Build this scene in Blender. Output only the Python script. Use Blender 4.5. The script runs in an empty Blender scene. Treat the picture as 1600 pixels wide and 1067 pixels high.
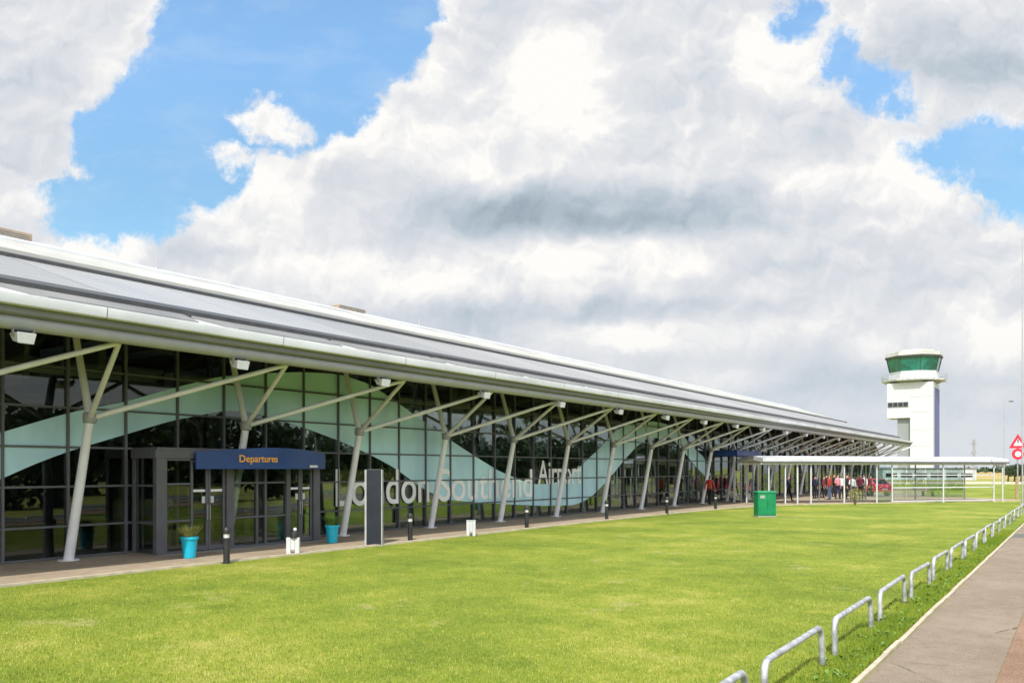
import bpy, bmesh, math, random
import numpy as np
from mathutils import Vector, Matrix
random.seed(7); np.random.seed(7)
S = bpy.context.scene
COL = S.collection
R = math.radians
PHI = math.atan(890/1300)
SP, CP = math.sin(PHI), math.cos(PHI)

# ------------------------------------------------------------------ camera
cam = bpy.data.cameras.new('camera'); camo = bpy.data.objects.new('camera', cam); COL.objects.link(camo)
camo.location = (0, 0, 2.2); camo.rotation_euler = (R(90), 0, PHI)
cam.lens = 29.25; cam.sensor_width = 36; cam.shift_y = 0.1247; cam.clip_start = .1; cam.clip_end = 6000
S.camera = camo
S.view_settings.view_transform = 'Standard'; S.view_settings.look = 'None'
S.view_settings.exposure = 1.0; S.view_settings.gamma = 1

S.cycles.max_bounces = 6; S.cycles.diffuse_bounces = 3; S.cycles.glossy_bounces = 3; S.cycles.transmission_bounces = 2
S.cycles.transparent_max_bounces = 10; S.cycles.caustics_reflective = False; S.cycles.caustics_refractive = False
# ------------------------------------------------------------------ node expression helper
class NT:
    def __init__(s, tree): s.dim = '3D'; s.t = tree; s.N = tree.nodes; s.L = tree.links
    def link(s, a, sock):
        if hasattr(a, 'is_output') or isinstance(a, bpy.types.NodeSocket): s.L.new(a, sock)
        else: sock.default_value = a
    def m(s, op, a, b=None, c=None, clamp=False):
        n = s.N.new('ShaderNodeMath'); n.operation = op; n.use_clamp = clamp
        for i, v in enumerate((a, b, c)):
            if v is not None: s.link(v, n.inputs[i])
        return n.outputs[0]
    def v(s, op, a, b=None, sc=None):
        n = s.N.new('ShaderNodeVectorMath'); n.operation = op
        s.link(a, n.inputs[0])
        if b is not None: s.link(b, n.inputs[1])
        if sc is not None: s.link(sc, n.inputs['Scale'])
        return n.outputs['Value'] if op in ('DOT_PRODUCT', 'LENGTH', 'DISTANCE') else n.outputs['Vector']
    def comb(s, x, y, z=0.0):
        n = s.N.new('ShaderNodeCombineXYZ')
        for i, q in enumerate((x, y, z)): s.link(q, n.inputs[i])
        return n.outputs[0]
    def sep(s, a):
        n = s.N.new('ShaderNodeSeparateXYZ'); s.link(a, n.inputs[0]); return n.outputs
    def noise(s, vec, scale, detail=4, rough=.5, color=False, dist=0):
        n = s.N.new('ShaderNodeTexNoise'); n.noise_dimensions = s.dim; s.link(vec, n.inputs['Vector'])
        n.inputs['Scale'].default_value = scale; n.inputs['Detail'].default_value = detail
        n.inputs['Roughness'].default_value = rough; n.inputs['Distortion'].default_value = dist
        return n.outputs['Color' if color else 'Fac']
    def voro(s, vec, scale, detail=0, rough=.5, smooth=True):
        n = s.N.new('ShaderNodeTexVoronoi'); n.voronoi_dimensions = s.dim; n.feature = 'SMOOTH_F1' if smooth else 'F1'; n.normalize = True
        s.link(vec, n.inputs['Vector']); n.inputs['Scale'].default_value = scale
        n.inputs['Detail'].default_value = detail; n.inputs['Roughness'].default_value = rough
        if smooth: n.inputs['Smoothness'].default_value = .35
        return n.outputs['Distance']
    def ss(s, x, a, b, lo=0., hi=1.):
        n = s.N.new('ShaderNodeMapRange'); n.interpolation_type = 'SMOOTHSTEP'
        s.link(x, n.inputs[0]); n.inputs[1].default_value = a; n.inputs[2].default_value = b
        n.inputs[3].default_value = lo; n.inputs[4].default_value = hi
        return n.outputs[0]
    def ramp(s, x, stops):
        n = s.N.new('ShaderNodeValToRGB'); s.link(x, n.inputs[0]); e = n.color_ramp.elements
        while len(e) < len(stops): e.new(.5)
        for q, (p, c) in zip(e, stops): q.position = p; q.color = (*c, 1)
        return n.outputs[0]
    def mix(s, f, a, b, mode='MIX'):
        n = s.N.new('ShaderNodeMix'); n.data_type = 'RGBA'; n.blend_type = mode
        s.link(f, n.inputs[0])
        for i, q in ((6, a), (7, b)):
            if isinstance(q, tuple) and len(q) == 3: q = (*q, 1)
            s.link(q, n.inputs[i])
        return n.outputs[2]
    def fl(s, f, a, b):
        n = s.N.new('ShaderNodeMix'); n.data_type = 'FLOAT'
        s.link(f, n.inputs[0]); s.link(a, n.inputs[2]); s.link(b, n.inputs[3]); return n.outputs[0]

# ------------------------------------------------------------------ sun and sky
to_sun = Vector((.37, -.75, 1)).normalized()
sun = bpy.data.lights.new('sun', 'SUN'); sun.energy = 2.4; sun.angle = R(.53); sun.color = (1, .95, .86)
suno = bpy.data.objects.new('sun', sun); COL.objects.link(suno)
suno.rotation_euler = to_sun.to_track_quat('Z', 'Y').to_euler()
W = bpy.data.worlds.new('World'); S.world = W; W.use_nodes = True
W.cycles.sampling_method = 'MANUAL'; W.cycles.sample_map_resolution = 256
W.node_tree.nodes.clear(); n = NT(W.node_tree)
sky = n.N.new('ShaderNodeTexSky'); sky.sky_type = 'NISHITA'; sky.sun_disc = False
sky.sun_elevation = math.asin(to_sun.z); sky.sun_rotation = math.atan2(to_sun.x, to_sun.y)
sky.air_density = 1.0; sky.dust_density = .6; sky.ozone_density = 1.5
tc = n.N.new('ShaderNodeTexCoord'); d = n.v('NORMALIZE', tc.outputs['Generated'])
zf = n.v('DOT_PRODUCT', d, (-SP, CP, 0)); xr = n.v('DOT_PRODUCT', d, (CP, SP, 0)); dz = n.sep(d)[2]
zc = n.m('MAXIMUM', zf, .2)
U = n.m('MULTIPLY_ADD', n.m('DIVIDE', xr, zc), 13., 8.)
V = n.m('SUBTRACT', 7.33, n.m('MULTIPLY', n.m('DIVIDE', dz, zc), 13.))
P0 = n.comb(U, V, 0.)
n.dim = '2D'
wn = n.v('SUBTRACT', n.noise(P0, .9, 5, .58, color=True), (.5, .5, .5))
P = n.v('ADD', P0, n.v('MULTIPLY', wn, (1.0, .85, 0)))
P = n.v('MULTIPLY', P, (1, 1, 0))
Pt = n.v('ADD', P0, n.v('MULTIPLY', wn, (.85, .42, 0)))
def blobs(lst, soft=False):
    acc = None
    for (cx, cy, rx, ry) in lst:
        q = n.v('MULTIPLY', n.v('SUBTRACT', P, (cx/100, cy/100, 0)), (100/rx, 100/ry, 0))
        e = n.m('MULTIPLY', n.m('SUBTRACT', 1., n.v('LENGTH', q)), min(rx, ry)/100)
        acc = e if acc is None else n.m('MAXIMUM', acc, e)
    return acc
blue = blobs([(420, 70, 185, 180), (285, 195, 140, 132), (200, 230, 92, 88), (165, 318, 72, 66), (100, 325, 66, 58), (572, 50, 98, 100),
              (625, 0, 72, 66), (250, 330, 60, 50), (1243, 28, 34, 36), (1312, 98, 50, 40), (1362, 140, 46, 42), (1405, 168, 34, 24), (1535, 240, 100, 56),
              (1580, 285, 70, 58), (1460, 240, 42, 26), (900, -420, 380, 330), (200, -350, 300, 200), (2100, 200, 260, 140), (-500, 250, 330, 120)])
puffs = blobs([(425, 200, 40, 30), (384, 256, 17, 14), (352, 250, 13, 16), (468, 212, 15, 10), (30, 330, 30, 60)])
Dn = n.m('MAXIMUM', n.m('MULTIPLY', blue, -1.), puffs)
bil = n.voro(P, 2.3, 3, .6)                                  # cauliflower edges
fine = n.noise(P0, 5.5, 6, .62)
Dn = n.m('ADD', Dn, n.m('MULTIPLY', n.m('SUBTRACT', .42, bil), .36))
Dn = n.m('ADD', Dn, n.m('MULTIPLY', n.m('SUBTRACT', fine, .5), .30))
n.dim = '3D'; gen = n.m('MULTIPLY', n.m('SUBTRACT', n.noise(d, 2.2, 4, .55), .44), 3.); n.dim = '2D'
front = n.ss(zf, .2, .45)
Dn = n.fl(front, gen, Dn)
alpha = n.ss(Dn, -.13, .15)
# shading of the cloud bodies
def relief(vec):
    a = n.noise(vec, .5, 5, .46, dist=.2); b = n.voro(vec, .95, 2, .42)
    return n.m('SUBTRACT', n.m('MULTIPLY', a, 1.3), n.m('MULTIPLY', b, .75))
Pe = n.v('MULTIPLY', P, (1, 1.25, 0))
rel = n.m('SUBTRACT', relief(Pe), relief(n.v('ADD', Pe, (-.12, -.26, 0))))
bil2 = n.voro(n.v('ADD', P, (-.05, -.11, 0)), 2.3, 3, .6)
lump = n.m('MULTIPLY', n.m('SUBTRACT', bil2, bil), n.ss(V, 3.5, 6.5, .32, .18))
def gl(lst):
    acc = 0.
    for (cx, cy, rx, ry, a) in lst:
        q = n.v('MULTIPLY', n.v('SUBTRACT', Pt, (cx/100, cy/100, 0)), (100/rx, 100/ry, 0))
        acc = n.m('ADD', acc, n.ss(n.v('LENGTH', q), 1.25, .15, 0., a))
    return acc
tone = gl([(870, 120, 100, 120, .30), (730, 250, 150, 60, .12), (690, 70, 60, 110, .12), (1190, 80, 80, 70, .26), (560, 220, 100, 50, .14), (420, 300, 90, 60, .26), (330, 350, 70, 40, .16),
           (930, 210, 70, 40, .18), (1070, 190, 26, 70, .16), (1000, 408, 150, 44, .24), (850, 405, 80, 36, .22), (430, 400, 170, 50, .12), (620, 420, 110, 40, .14), (1000, 528, 170, 32, .26), (1430, 280, 140, 55, .24), (1370, 545, 60, 26, .2), (1540, 620, 60, 24, .16),
           (1250, 290, 60, 60, .12), (660, 450, 120, 40, .10), (150, 395, 110, 40, .26), (1560, 530, 70, 50, .34), (1130, 590, 110, 26, .3), (1330, 640, 90, 18, .12), (1440, 250, 90, 40, .12),
           (960, 325, 330, 52, -.52), (760, 335, 170, 46, -.20), (1000, 352, 280, 26, -.22), (690, 508, 190, 34, -.34), (600, 300, 120, 60, -.12), (1480, 80, 190, 95, -.30), (1520, 112, 140, 34, -.22),
           (300, 385, 90, 46, -.26), (60, 160, 240, 260, -.10), (1300, 430, 260, 70, -.16), (1230, 600, 600, 70, -.14), (880, 20, 340, 60, -.12), (1000, 120, 60, 90, -.08), (1120, 170, 110, 120, -.10), (1300, 200, 130, 70, -.12),
           (620, 370, 120, 40, -.10), (950, 480, 360, 26, -.28), (1420, 640, 400, 50, -.12), (1300, 590, 260, 30, -.14), (1500, 440, 60, 60, .1), (250, 480, 300, 60, -.1), (1500, 420, 160, 80, -.08)])
rim = n.ss(Dn, .5, .0, 0., .10)
low = n.ss(V, 4.2, 7.0)
amp = n.fl(low, .64, .26)
L = n.m('ADD', n.m('ADD', n.m('ADD', n.m('ADD', .80, lump), n.m('MULTIPLY', tone, front)), n.m('MULTIPLY', rel, amp)), rim)
ccol = n.ramp(L, [(0., (.32, .39, .46)), (.3, (.47, .55, .625)), (.6, (.675, .715, .77)), (.8, (.80, .81, .835)), (1., (1.0, .985, .955))])
hazec = n.ss(V, 4.8, 7.4, 0., .45)
ccol = n.mix(hazec, ccol, (.60, .68, .745))
# the clear blue from the Nishita sky
skyc = n.mix(1., sky.outputs[0], (.245, .262, .262), 'MULTIPLY')
vg = n.ss(V, .3, 3.6, 1., .70); skyc = n.v('MULTIPLY', skyc, n.comb(n.m('MULTIPLY', vg, .92), n.m('MULTIPLY_ADD', vg, .93, .08), vg))
wisp = n.ss(n.noise(n.v('MULTIPLY', P0, (1, 2.2, 1)), .8, 5, .6), .42, .8, .0, .16)
skyc = n.mix(wisp, skyc, (.72, .82, .92))
# clouds on the sun's side of the sky are lit through and brighter
sd = n.m('MAXIMUM', n.v('DOT_PRODUCT', d, tuple(to_sun)), 0.)
gain = n.m('MULTIPLY_ADD', n.m('MULTIPLY', sd, n.m('SUBTRACT', 1., front)), 1.5, 1.)
ccol = n.v('MULTIPLY', ccol, n.comb(gain, gain, gain))
fin = n.mix(alpha, skyc, ccol)
bg = n.N.new('ShaderNodeBackground'); n.L.new(fin, bg.inputs[0]); bg.inputs[1].default_value = .5
wo = n.N.new('ShaderNodeOutputWorld'); n.L.new(bg.outputs[0], wo.inputs[0])

# ------------------------------------------------------------------ materials
def mat(name, col, rough=.6, metal=0., vary=.0, vscale=3., bump=0., bscale=30., spec=.5, stretch=(1, 1, 1), coat=0., emit=None):
    m = bpy.data.materials.new(name); m.use_nodes = True
    q = NT(m.node_tree); b = m.node_tree.nodes['Principled BSDF']
    b.inputs['Base Color'].default_value = (*col, 1); b.inputs['Roughness'].default_value = rough
    b.inputs['Metallic'].default_value = metal; b.inputs['Specular IOR Level'].default_value = spec
    b.inputs['Coat Weight'].default_value = coat
    g = q.N.new('ShaderNodeNewGeometry'); pos = q.v('MULTIPLY', g.outputs['Position'], stretch)
    if vary:
        f = q.noise(pos, vscale, 5, .6)
        c = q.mix(q.ss(f, .3, .7), tuple(x*(1-vary) for x in col), tuple(min(1, x*(1+vary)) for x in col))
        q.L.new(c, b.inputs['Base Color'])
        q.L.new(q.ss(f, .3, .7, max(.03, rough-.08), min(1, rough+.1)), b.inputs['Roughness'])
    if bump:
        bp = q.N.new('ShaderNodeBump'); bp.inputs['Strength'].default_value = bump; bp.inputs['Distance'].default_value = .02
        q.L.new(q.noise(pos, bscale, 4, .6), bp.inputs['Height']); q.L.new(bp.outputs[0], b.inputs['Normal'])
    if emit:
        b.inputs['Emission Color'].default_value = (*emit[0], 1); b.inputs['Emission Strength'].default_value = emit[1]
    return m
def glass_mat(name, tint, extra=.0, rough=.0, wave=0.):
    m = bpy.data.materials.new(name); m.use_nodes = True; m.node_tree.nodes.clear(); q = NT(m.node_tree)
    tr = q.N.new('ShaderNodeBsdfTransparent'); tr.inputs[0].default_value = (*tint, 1)
    gl_ = q.N.new('ShaderNodeBsdfGlossy'); gl_.inputs['Roughness'].default_value = rough; gl_.inputs[0].default_value = (.9, .95, .93, 1)
    fr = q.N.new('ShaderNodeFresnel'); fr.inputs[0].default_value = 1.5
    if wave:
        g = q.N.new('ShaderNodeNewGeometry'); bp = q.N.new('ShaderNodeBump'); bp.inputs['Strength'].default_value = wave; bp.inputs['Distance'].default_value = .05
        q.L.new(q.noise(g.outputs['Position'], .6, 2, .5), bp.inputs['Height']); q.L.new(bp.outputs[0], gl_.inputs['Normal'])
    if wave:      # every pane sits a hair out of true, so its mirror image breaks from its neighbour's
        oi = q.N.new('ShaderNodeObjectInfo'); wz = q.N.new('ShaderNodeTexWhiteNoise'); wz.noise_dimensions = '2D'
        q.L.new(q.comb(oi.outputs['Random'], q.m('FLOOR', q.m('DIVIDE', q.m('SUBTRACT', q.sep(g.outputs['Position'])[2], .82), .96))), wz.inputs['Vector'])
        nv = q.v('NORMALIZE', q.v('ADD', bp.outputs[0], q.v('MULTIPLY', q.v('SUBTRACT', wz.outputs['Color'], (.5, .5, .5)), (.02, .02, .02))))
        q.L.new(nv, gl_.inputs['Normal'])
    mx = q.N.new('ShaderNodeMixShader'); q.L.new(q.m('MULTIPLY_ADD', fr.outputs[0], .52, extra, clamp=True), mx.inputs[0])
    q.L.new(tr.outputs[0], mx.inputs[1]); q.L.new(gl_.outputs[0], mx.inputs[2])
    o = q.N.new('ShaderNodeOutputMaterial'); q.L.new(mx.outputs[0], o.inputs[0]); return m
def film_mat(name, col, frac=.35):
    m = bpy.data.materials.new(name); m.use_nodes = True; m.node_tree.nodes.clear(); q = NT(m.node_tree)
    g = q.N.new('ShaderNodeNewGeometry')
    f = q.noise(q.v('MULTIPLY', g.outputs['Position'], (1, 1, .5)), .7, 3, .5)
    c = q.mix(q.ss(f, .35, .7), tuple(x*.86 for x in col), tuple(min(1, x*1.08) for x in col))
    a = q.N.new('ShaderNodeBsdfPrincipled'); q.L.new(c, a.inputs['Base Color']); a.inputs['Roughness'].default_value = .25
    t = q.N.new('ShaderNodeBsdfTransparent'); t.inputs[0].default_value = (.8, .95, .92, 1)
    mx = q.N.new('ShaderNodeMixShader'); mx.inputs[0].default_value = 1-frac
    q.L.new(t.outputs[0], mx.inputs[1]); q.L.new(a.outputs[0], mx.inputs[2])
    o = q.N.new('ShaderNodeOutputMaterial'); q.L.new(mx.outputs[0], o.inputs[0]); return m
M = {}
M['steel'] = mat('painted_steel', (.73, .735, .75), .45, vary=.06, vscale=2)
M['steelgrey'] = mat('grey_steel', (.30, .30, .29), .5, vary=.1)
M['roofgrey'] = mat('roof_sheet', (.185, .188, .188), .6, vary=.16, vscale=.5, stretch=(.4, 1, .4), bump=.15, bscale=2)
M['roofpanel'] = mat('roof_panel', (.29, .293, .295), .36, vary=.10, vscale=.18, stretch=(.3, 1, .3), spec=.6)
M['roofpanel2'] = mat('roof_panel_dull', (.255, .26, .262), .4, vary=.10, vscale=.2, stretch=(.3, 1, .3), spec=.6)
M['white'] = mat('white_coated_metal', (.56, .58, .61), .45, vary=.12, vscale=1.2, stretch=(1, .4, 1))
M['ridge'] = mat('ridge_sheet', (.42, .42, .385), .5, vary=.14, vscale=.4)
M['dark'] = mat('dark_flashing', (.055, .057, .06), .5, vary=.2)
M['soffit'] = mat('soffit', (.24, .245, .25), .6, vary=.08)
M['beam'] = mat('interior_steel', (.12, .12, .13), .5, vary=.1)
M['frame'] = mat('grey_frame', (.105, .11, .12), .42, vary=.1)
M['doorframe'] = mat('porch_frame', (.10, .10, .115), .42, vary=.08)
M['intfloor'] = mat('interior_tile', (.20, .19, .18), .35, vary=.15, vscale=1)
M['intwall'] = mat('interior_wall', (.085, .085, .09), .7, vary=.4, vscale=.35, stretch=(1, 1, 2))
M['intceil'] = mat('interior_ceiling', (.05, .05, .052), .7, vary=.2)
M['glass'] = glass_mat('window_glass', (.76, .81, .80), .02, wave=.02)
M['glass2'] = glass_mat('shelter_glass', (.86, .93, .93), .05)
M['film'] = film_mat('frosted_teal', (.56, .86, 1.0), .10)
M['letter'] = film_mat('frosted_white', (.92, .94, .96), .0)
M['navy'] = mat('navy_fascia', (.012, .052, .20), .4, vary=.15, vscale=1.2)
M['orange'] = mat('orange_lettering', (.75, .36, .07), .5)
M['whitepaint'] = mat('white_paint', (.53, .55, .57), .5, vary=.05)
M['black'] = mat('black_plastic', (.02, .02, .022), .45, vary=.2)
M['totem'] = mat('totem_panel', (.012, .016, .028), .38, vary=.2, vscale=1)
M['alu'] = mat('aluminium', (.42, .42, .44), .5, .4, vary=.1, vscale=5)
M['galv'] = mat('galvanised_tube', (.44, .46, .48), .45, .5, vary=.30, vscale=9, bump=.12)
M['teal'] = mat('turquoise_pot', (.012, .42, .60), .4, vary=.06)
M['green'] = mat('green_cabinet_paint', (.004, .20, .075), .42, vary=.12, vscale=2)
M['paving'] = mat('paving_slabs', (.36, .29, .225), .85, vary=.18, vscale=.9, bump=.3, bscale=20)
M['kerb'] = mat('pale_kerb', (.46, .40, .30), .85, vary=.16, vscale=3, bump=.3, bscale=30)
M['red_people'] = mat('red_cloth', (.36, .045, .03), .8)
M['white_cloth'] = mat('white_cloth', (.75, .74, .73), .85)
M['pink_cloth'] = mat('pink_cloth', (.62, .26, .30), .85)
M['maroon_cloth'] = mat('maroon_cloth', (.17, .02, .04), .85)
M['navy_cloth'] = mat('navy_cloth', (.02, .025, .06), .85)
M['black_cloth'] = mat('black_cloth', (.014, .014, .016), .85)
M['denim'] = mat('denim', (.07, .11, .2), .85)
M['skin'] = mat('skin', (.55, .31, .21), .6)
M['hair'] = mat('hair', (.035, .022, .014), .7)
M['tan'] = mat('tan_plant_screen', (.33, .25, .175), .7, vary=.12)
M['signred'] = mat('sign_red', (.62, .02, .05), .45)
M['bluewall'] = mat('blue_cladding', (.085, .10, .27), .5, vary=.2, vscale=.3)
M['cabglass'] = mat('green_cab_glass', (.006, .135, .11), .06, vary=.5, vscale=.35, spec=.9)
M['greyrecess'] = mat('grey_recess', (.25, .27, .28), .6, vary=.1)
M['leafdark'] = mat('hedge_leaf', (.028, .055, .018), .7, vary=.5, vscale=1.5)
M['leafbright'] = mat('leaf', (.11, .21, .035), .65, vary=.4, vscale=8)
M['dryplant'] = mat('dry_plant', (.30, .31, .09), .8, vary=.4, vscale=20)
M['twig'] = mat('bark', (.13, .10, .07), .9, vary=.2)
M['carred'] = mat('car_paint_red', (.62, .05, .09), .3, coat=.6)
M['carglass'] = mat('car_glass', (.02, .022, .025), .08)
M['rubber'] = mat('rubber', (.02, .02, .02), .8)
M['lamplens'] = mat('lamp_lens', (.80, .86, .9), .12, spec=.8)
M['led'] = mat('sticker', (.75, .74, .8), .5)
M['soil'] = mat('soil', (.05, .035, .022), .95, vary=.3, vscale=20)

def ground_mat(name, stops, s1, s2, rough=.9, bump=.4, bs=60, st=(1, 1, 1), fleck=None, chips=0., crack=0.):
    m = bpy.data.materials.new(name); m.use_nodes = True; q = NT(m.node_tree); b = m.node_tree.nodes['Principled BSDF']
    g = q.N.new('ShaderNodeNewGeometry'); pos = q.v('MULTIPLY', g.outputs['Position'], st)
    a = q.noise(pos, s1, 5, .6); c = q.noise(pos, s2, 4, .7); e = q.noise(pos, s2*6, 3, .7)
    f = q.m('ADD', q.m('MULTIPLY', a, .5), q.m('ADD', q.m('MULTIPLY', c, .3), q.m('MULTIPLY', e, .2)))
    col = q.ramp(q.ss(f, .34, .66), stops)
    if fleck:
        k = q.ss(q.noise(pos, fleck[0], 5, .65), fleck[1], fleck[1]+.09); col = q.mix(k, col, fleck[2])
    if chips:
        k = q.noise(g.outputs['Position'], 55, 2, .8); col = q.mix(q.m('MULTIPLY', q.ss(k, .52, .68), chips), col, (.50, .45, .38)); col = q.mix(q.m('MULTIPLY', q.ss(k, .46, .34), chips), col, (.07, .06, .05))
    if crack:
        wv = q.v('ADD', g.outputs['Position'], q.v('MULTIPLY', q.v('SUBTRACT', q.noise(g.outputs['Position'], 1.3, 4, .6, color=True), (.5, .5, .5)), (.6, .6, 0)))
        vn = q.N.new('ShaderNodeTexVoronoi'); vn.feature = 'DISTANCE_TO_EDGE'; q.L.new(wv, vn.inputs['Vector']); vn.inputs['Scale'].default_value = .55
        k = q.m('MULTIPLY', q.ss(vn.outputs['Distance'], .012, .003), q.ss(q.noise(g.outputs['Position'], .5, 2, .5), .5, .62)); col = q.mix(q.m('MULTIPLY', k, crack), col, (.06, .05, .04))
    q.L.new(col, b.inputs['Base Color']); b.inputs['Roughness'].default_value = rough; b.inputs['Specular IOR Level'].default_value = .25
    bp = q.N.new('ShaderNodeBump'); bp.inputs['Strength'].default_value = bump; bp.inputs['Distance'].default_value = .03
    q.L.new(q.noise(pos, bs, 4, .7), bp.inputs['Height']); q.L.new(bp.outputs[0], b.inputs['Normal'])
    return m
M['lawn'] = ground_mat('mown_lawn', [(0, (.105, .155, .016)), (.4, (.165, .22, .023)), (.7, (.225, .262, .030)), (1, (.34, .33, .08))], .28, 1.6, bump=.8, bs=35, st=(1, 1, 1), fleck=(.7, .60, (.30, .30, .10)))
M['field'] = ground_mat('rough_grass', [(0, (.17, .17, .04)), (.5, (.26, .27, .05)), (1, (.34, .30, .09))], .02, .2)
M['brown'] = ground_mat('dry_field', [(0, (.25, .17, .06)), (.5, (.34, .25, .09)), (1, (.38, .32, .12))], .03, .3)
M['asphalt'] = ground_mat('path_asphalt', [(0, (.215, .168, .124)), (.5, (.255, .205, .153)), (1, (.30, .243, .185))], .5, 4, bump=.6, bs=120, chips=.28, crack=.7)
M['redtar'] = ground_mat('red_surfacing', [(0, (.22, .13, .085)), (.5, (.265, .16, .105)), (1, (.31, .195, .135))], .5, 4, bump=.6, bs=120, chips=.4)
M['road'] = ground_mat('road_asphalt', [(0, (.11, .11, .11)), (1, (.17, .168, .165))], .3, 8, bump=.4, bs=120)
M['plaza'] = ground_mat('plaza_paving', [(0, (.25, .19, .135)), (.5, (.33, .265, .19)), (1, (.40, .33, .25))], .4, 5, bump=.3, bs=40)

# ------------------------------------------------------------------ mesh helpers
class MB:
    def __init__(s): s.v = []; s.f = []; s.mi = []; s.k = 0
    def add(s, vs, fs):
        o = len(s.v); s.v += [tuple(p) for p in vs]; s.f += [tuple(i+o for i in f) for f in fs]; s.mi += [s.k]*len(fs); return s
    def box(s, a, b):
        x0, y0, z0 = (min(a[i], b[i]) for i in range(3)); x1, y1, z1 = (max(a[i], b[i]) for i in range(3))
        return s.add([(x0,y0,z0),(x1,y0,z0),(x1,y1,z0),(x0,y1,z0),(x0,y0,z1),(x1,y0,z1),(x1,y1,z1),(x0,y1,z1)],
                     [(0,3,2,1),(4,5,6,7),(0,1,5,4),(1,2,6,5),(2,3,7,6),(3,0,4,7)])
    def cyl(s, p, q, r0, r1=None, n=12, cap=True):
        r1 = r0 if r1 is None else r1; p = Vector(p); q = Vector(q); a = (q-p).normalized()
        e = a.orthogonal().normalized(); g = a.cross(e); vs = []
        for c, r in ((p, r0), (q, r1)):
            for i in range(n):
                t = 2*math.pi*i/n; vs.append(c+(e*math.cos(t)+g*math.sin(t))*r)
        fs = [(i, (i+1) % n, n+(i+1) % n, n+i) for i in range(n)]
        if cap: fs += [tuple(range(n))[::-1], tuple(range(n, 2*n))]
        return s.add(vs, fs)
    def tube(s, pts, r, n=10):
        pts = [Vector(p) for p in pts]; rings = []; e = None
        for i, p in enumerate(pts):
            t = ((pts[min(i+1, len(pts)-1)]-p).normalized()+(p-pts[max(i-1, 0)]).normalized()).normalized()
            e = t.orthogonal().normalized() if e is None else (e-t*e.dot(t)).normalized()
            g = t.cross(e); rr = r[i] if isinstance(r, (list, tuple)) else r
            rings.append([p+(e*math.cos(2*math.pi*k/n)+g*math.sin(2*math.pi*k/n))*rr for k in range(n)])
        vs = [q for ring in rings for q in ring]; fs = []
        for i in range(len(pts)-1):
            for k in range(n): fs.append((i*n+k, i*n+(k+1) % n, (i+1)*n+(k+1) % n, (i+1)*n+k))
        fs += [tuple(range(n))[::-1], tuple(range((len(pts)-1)*n, len(pts)*n))]
        return s.add(vs, fs)
    def lathe(s, c, prof, n=20, sy=1.):
        vs = [(c[0]+r*math.cos(2*math.pi*k/n), c[1]+r*sy*math.sin(2*math.pi*k/n), c[2]+z) for r, z in prof for k in range(n)]; fs = []
        for i in range(len(prof)-1):
            for k in range(n): fs.append((i*n+k, i*n+(k+1) % n, (i+1)*n+(k+1) % n, (i+1)*n+k))
        fs += [tuple(range(n))[::-1], tuple(range((len(prof)-1)*n, len(prof)*n))]
        return s.add(vs, fs)
    def prism(s, poly, axis, a, b):
        def P(u, v, w): return {'x': (w, u, v), 'y': (u, w, v), 'z': (u, v, w)}[axis]
        n = len(poly); vs = [P(u, v, a) for u, v in poly]+[P(u, v, b) for u, v in poly]
        return s.add(vs, [tuple(range(n))[::-1], tuple(range(n, 2*n))]+[(i, (i+1) % n, n+(i+1) % n, n+i) for i in range(n)])
    def build(s, name, m, parent=None, smooth=False, bevel=0, loc=None):
        me = bpy.data.meshes.new(name); me.from_pydata(s.v, [], s.f)
        for q in (m if isinstance(m, list) else [m]): me.materials.append(M[q] if isinstance(q, str) else q)
        if isinstance(m, list): me.polygons.foreach_set('material_index', s.mi)
        bm = bmesh.new(); bm.from_mesh(me); bmesh.ops.recalc_face_normals(bm, faces=bm.faces); bm.to_mesh(me); bm.free()
        if smooth:
            me.polygons.foreach_set('use_smooth', [True]*len(me.polygons))
            me.set_sharp_from_angle(angle=R(38))
        o = bpy.data.objects.new(name, me); COL.objects.link(o)
        if parent is not None: o.parent = parent
        if loc is not None: o.location = loc
        if bevel:
            b = o.modifiers.new('bevel', 'BEVEL'); b.width = bevel; b.segments = 2; b.limit_method = 'ANGLE'
        return o
def tag(o, label=None, cat=None, group=None, kind=None):
    for k, v in (('label', label), ('category', cat), ('group', group), ('kind', kind)):
        if v: o[k] = v
    return o
def thing(name, label, cat, loc=(0, 0, 0), rz=0, group=None):
    o = bpy.data.objects.new(name, None); o.empty_display_size = .1; COL.objects.link(o)
    o.location = loc; o.rotation_euler = (0, 0, rz); return tag(o, label, cat, group)
def copy_tree(o, parent=None):
    kids = list(o.children)
    c = o.copy(); COL.objects.link(c); c.parent = parent
    for ch in kids: copy_tree(ch, c)
    return c
def text_mesh(name, body, size, m, parent, loc, rot, depth=.01, offset=0., xs=1., spacing=1.):
    cu = bpy.data.curves.new(name, 'FONT'); cu.body = body; cu.size = size; cu.extrude = depth; cu.offset = offset; cu.space_character = spacing
    to = bpy.data.objects.new('tmp', cu); COL.objects.link(to); bpy.context.view_layer.update()
    dg = bpy.context.evaluated_depsgraph_get(); me = bpy.data.meshes.new_from_object(to.evaluated_get(dg)); bpy.data.objects.remove(to)
    me.materials.clear(); me.materials.append(M[m]); me.transform(Matrix.Diagonal((xs, 1, 1, 1)))
    o = bpy.data.objects.new(name, me); COL.objects.link(o); o.parent = parent; o.location = loc; o.rotation_euler = rot
    return o
def G(u, y):                     # photo measurement on level ground -> metres
    z = 1300*2.2/(y-733); x = (u-800)/1300*z; return (x*CP-z*SP, x*SP+z*CP)
def Zd(u, z):                    # bearing + depth -> metres
    x = (u-800)/1300*z; return (x*CP-z*SP, x*SP+z*CP)
def onX(u, X):                   # along a line parallel to the terminal
    z = 1300*X/CP/(1690-u); return (z-SP*X)/CP, z
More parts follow.
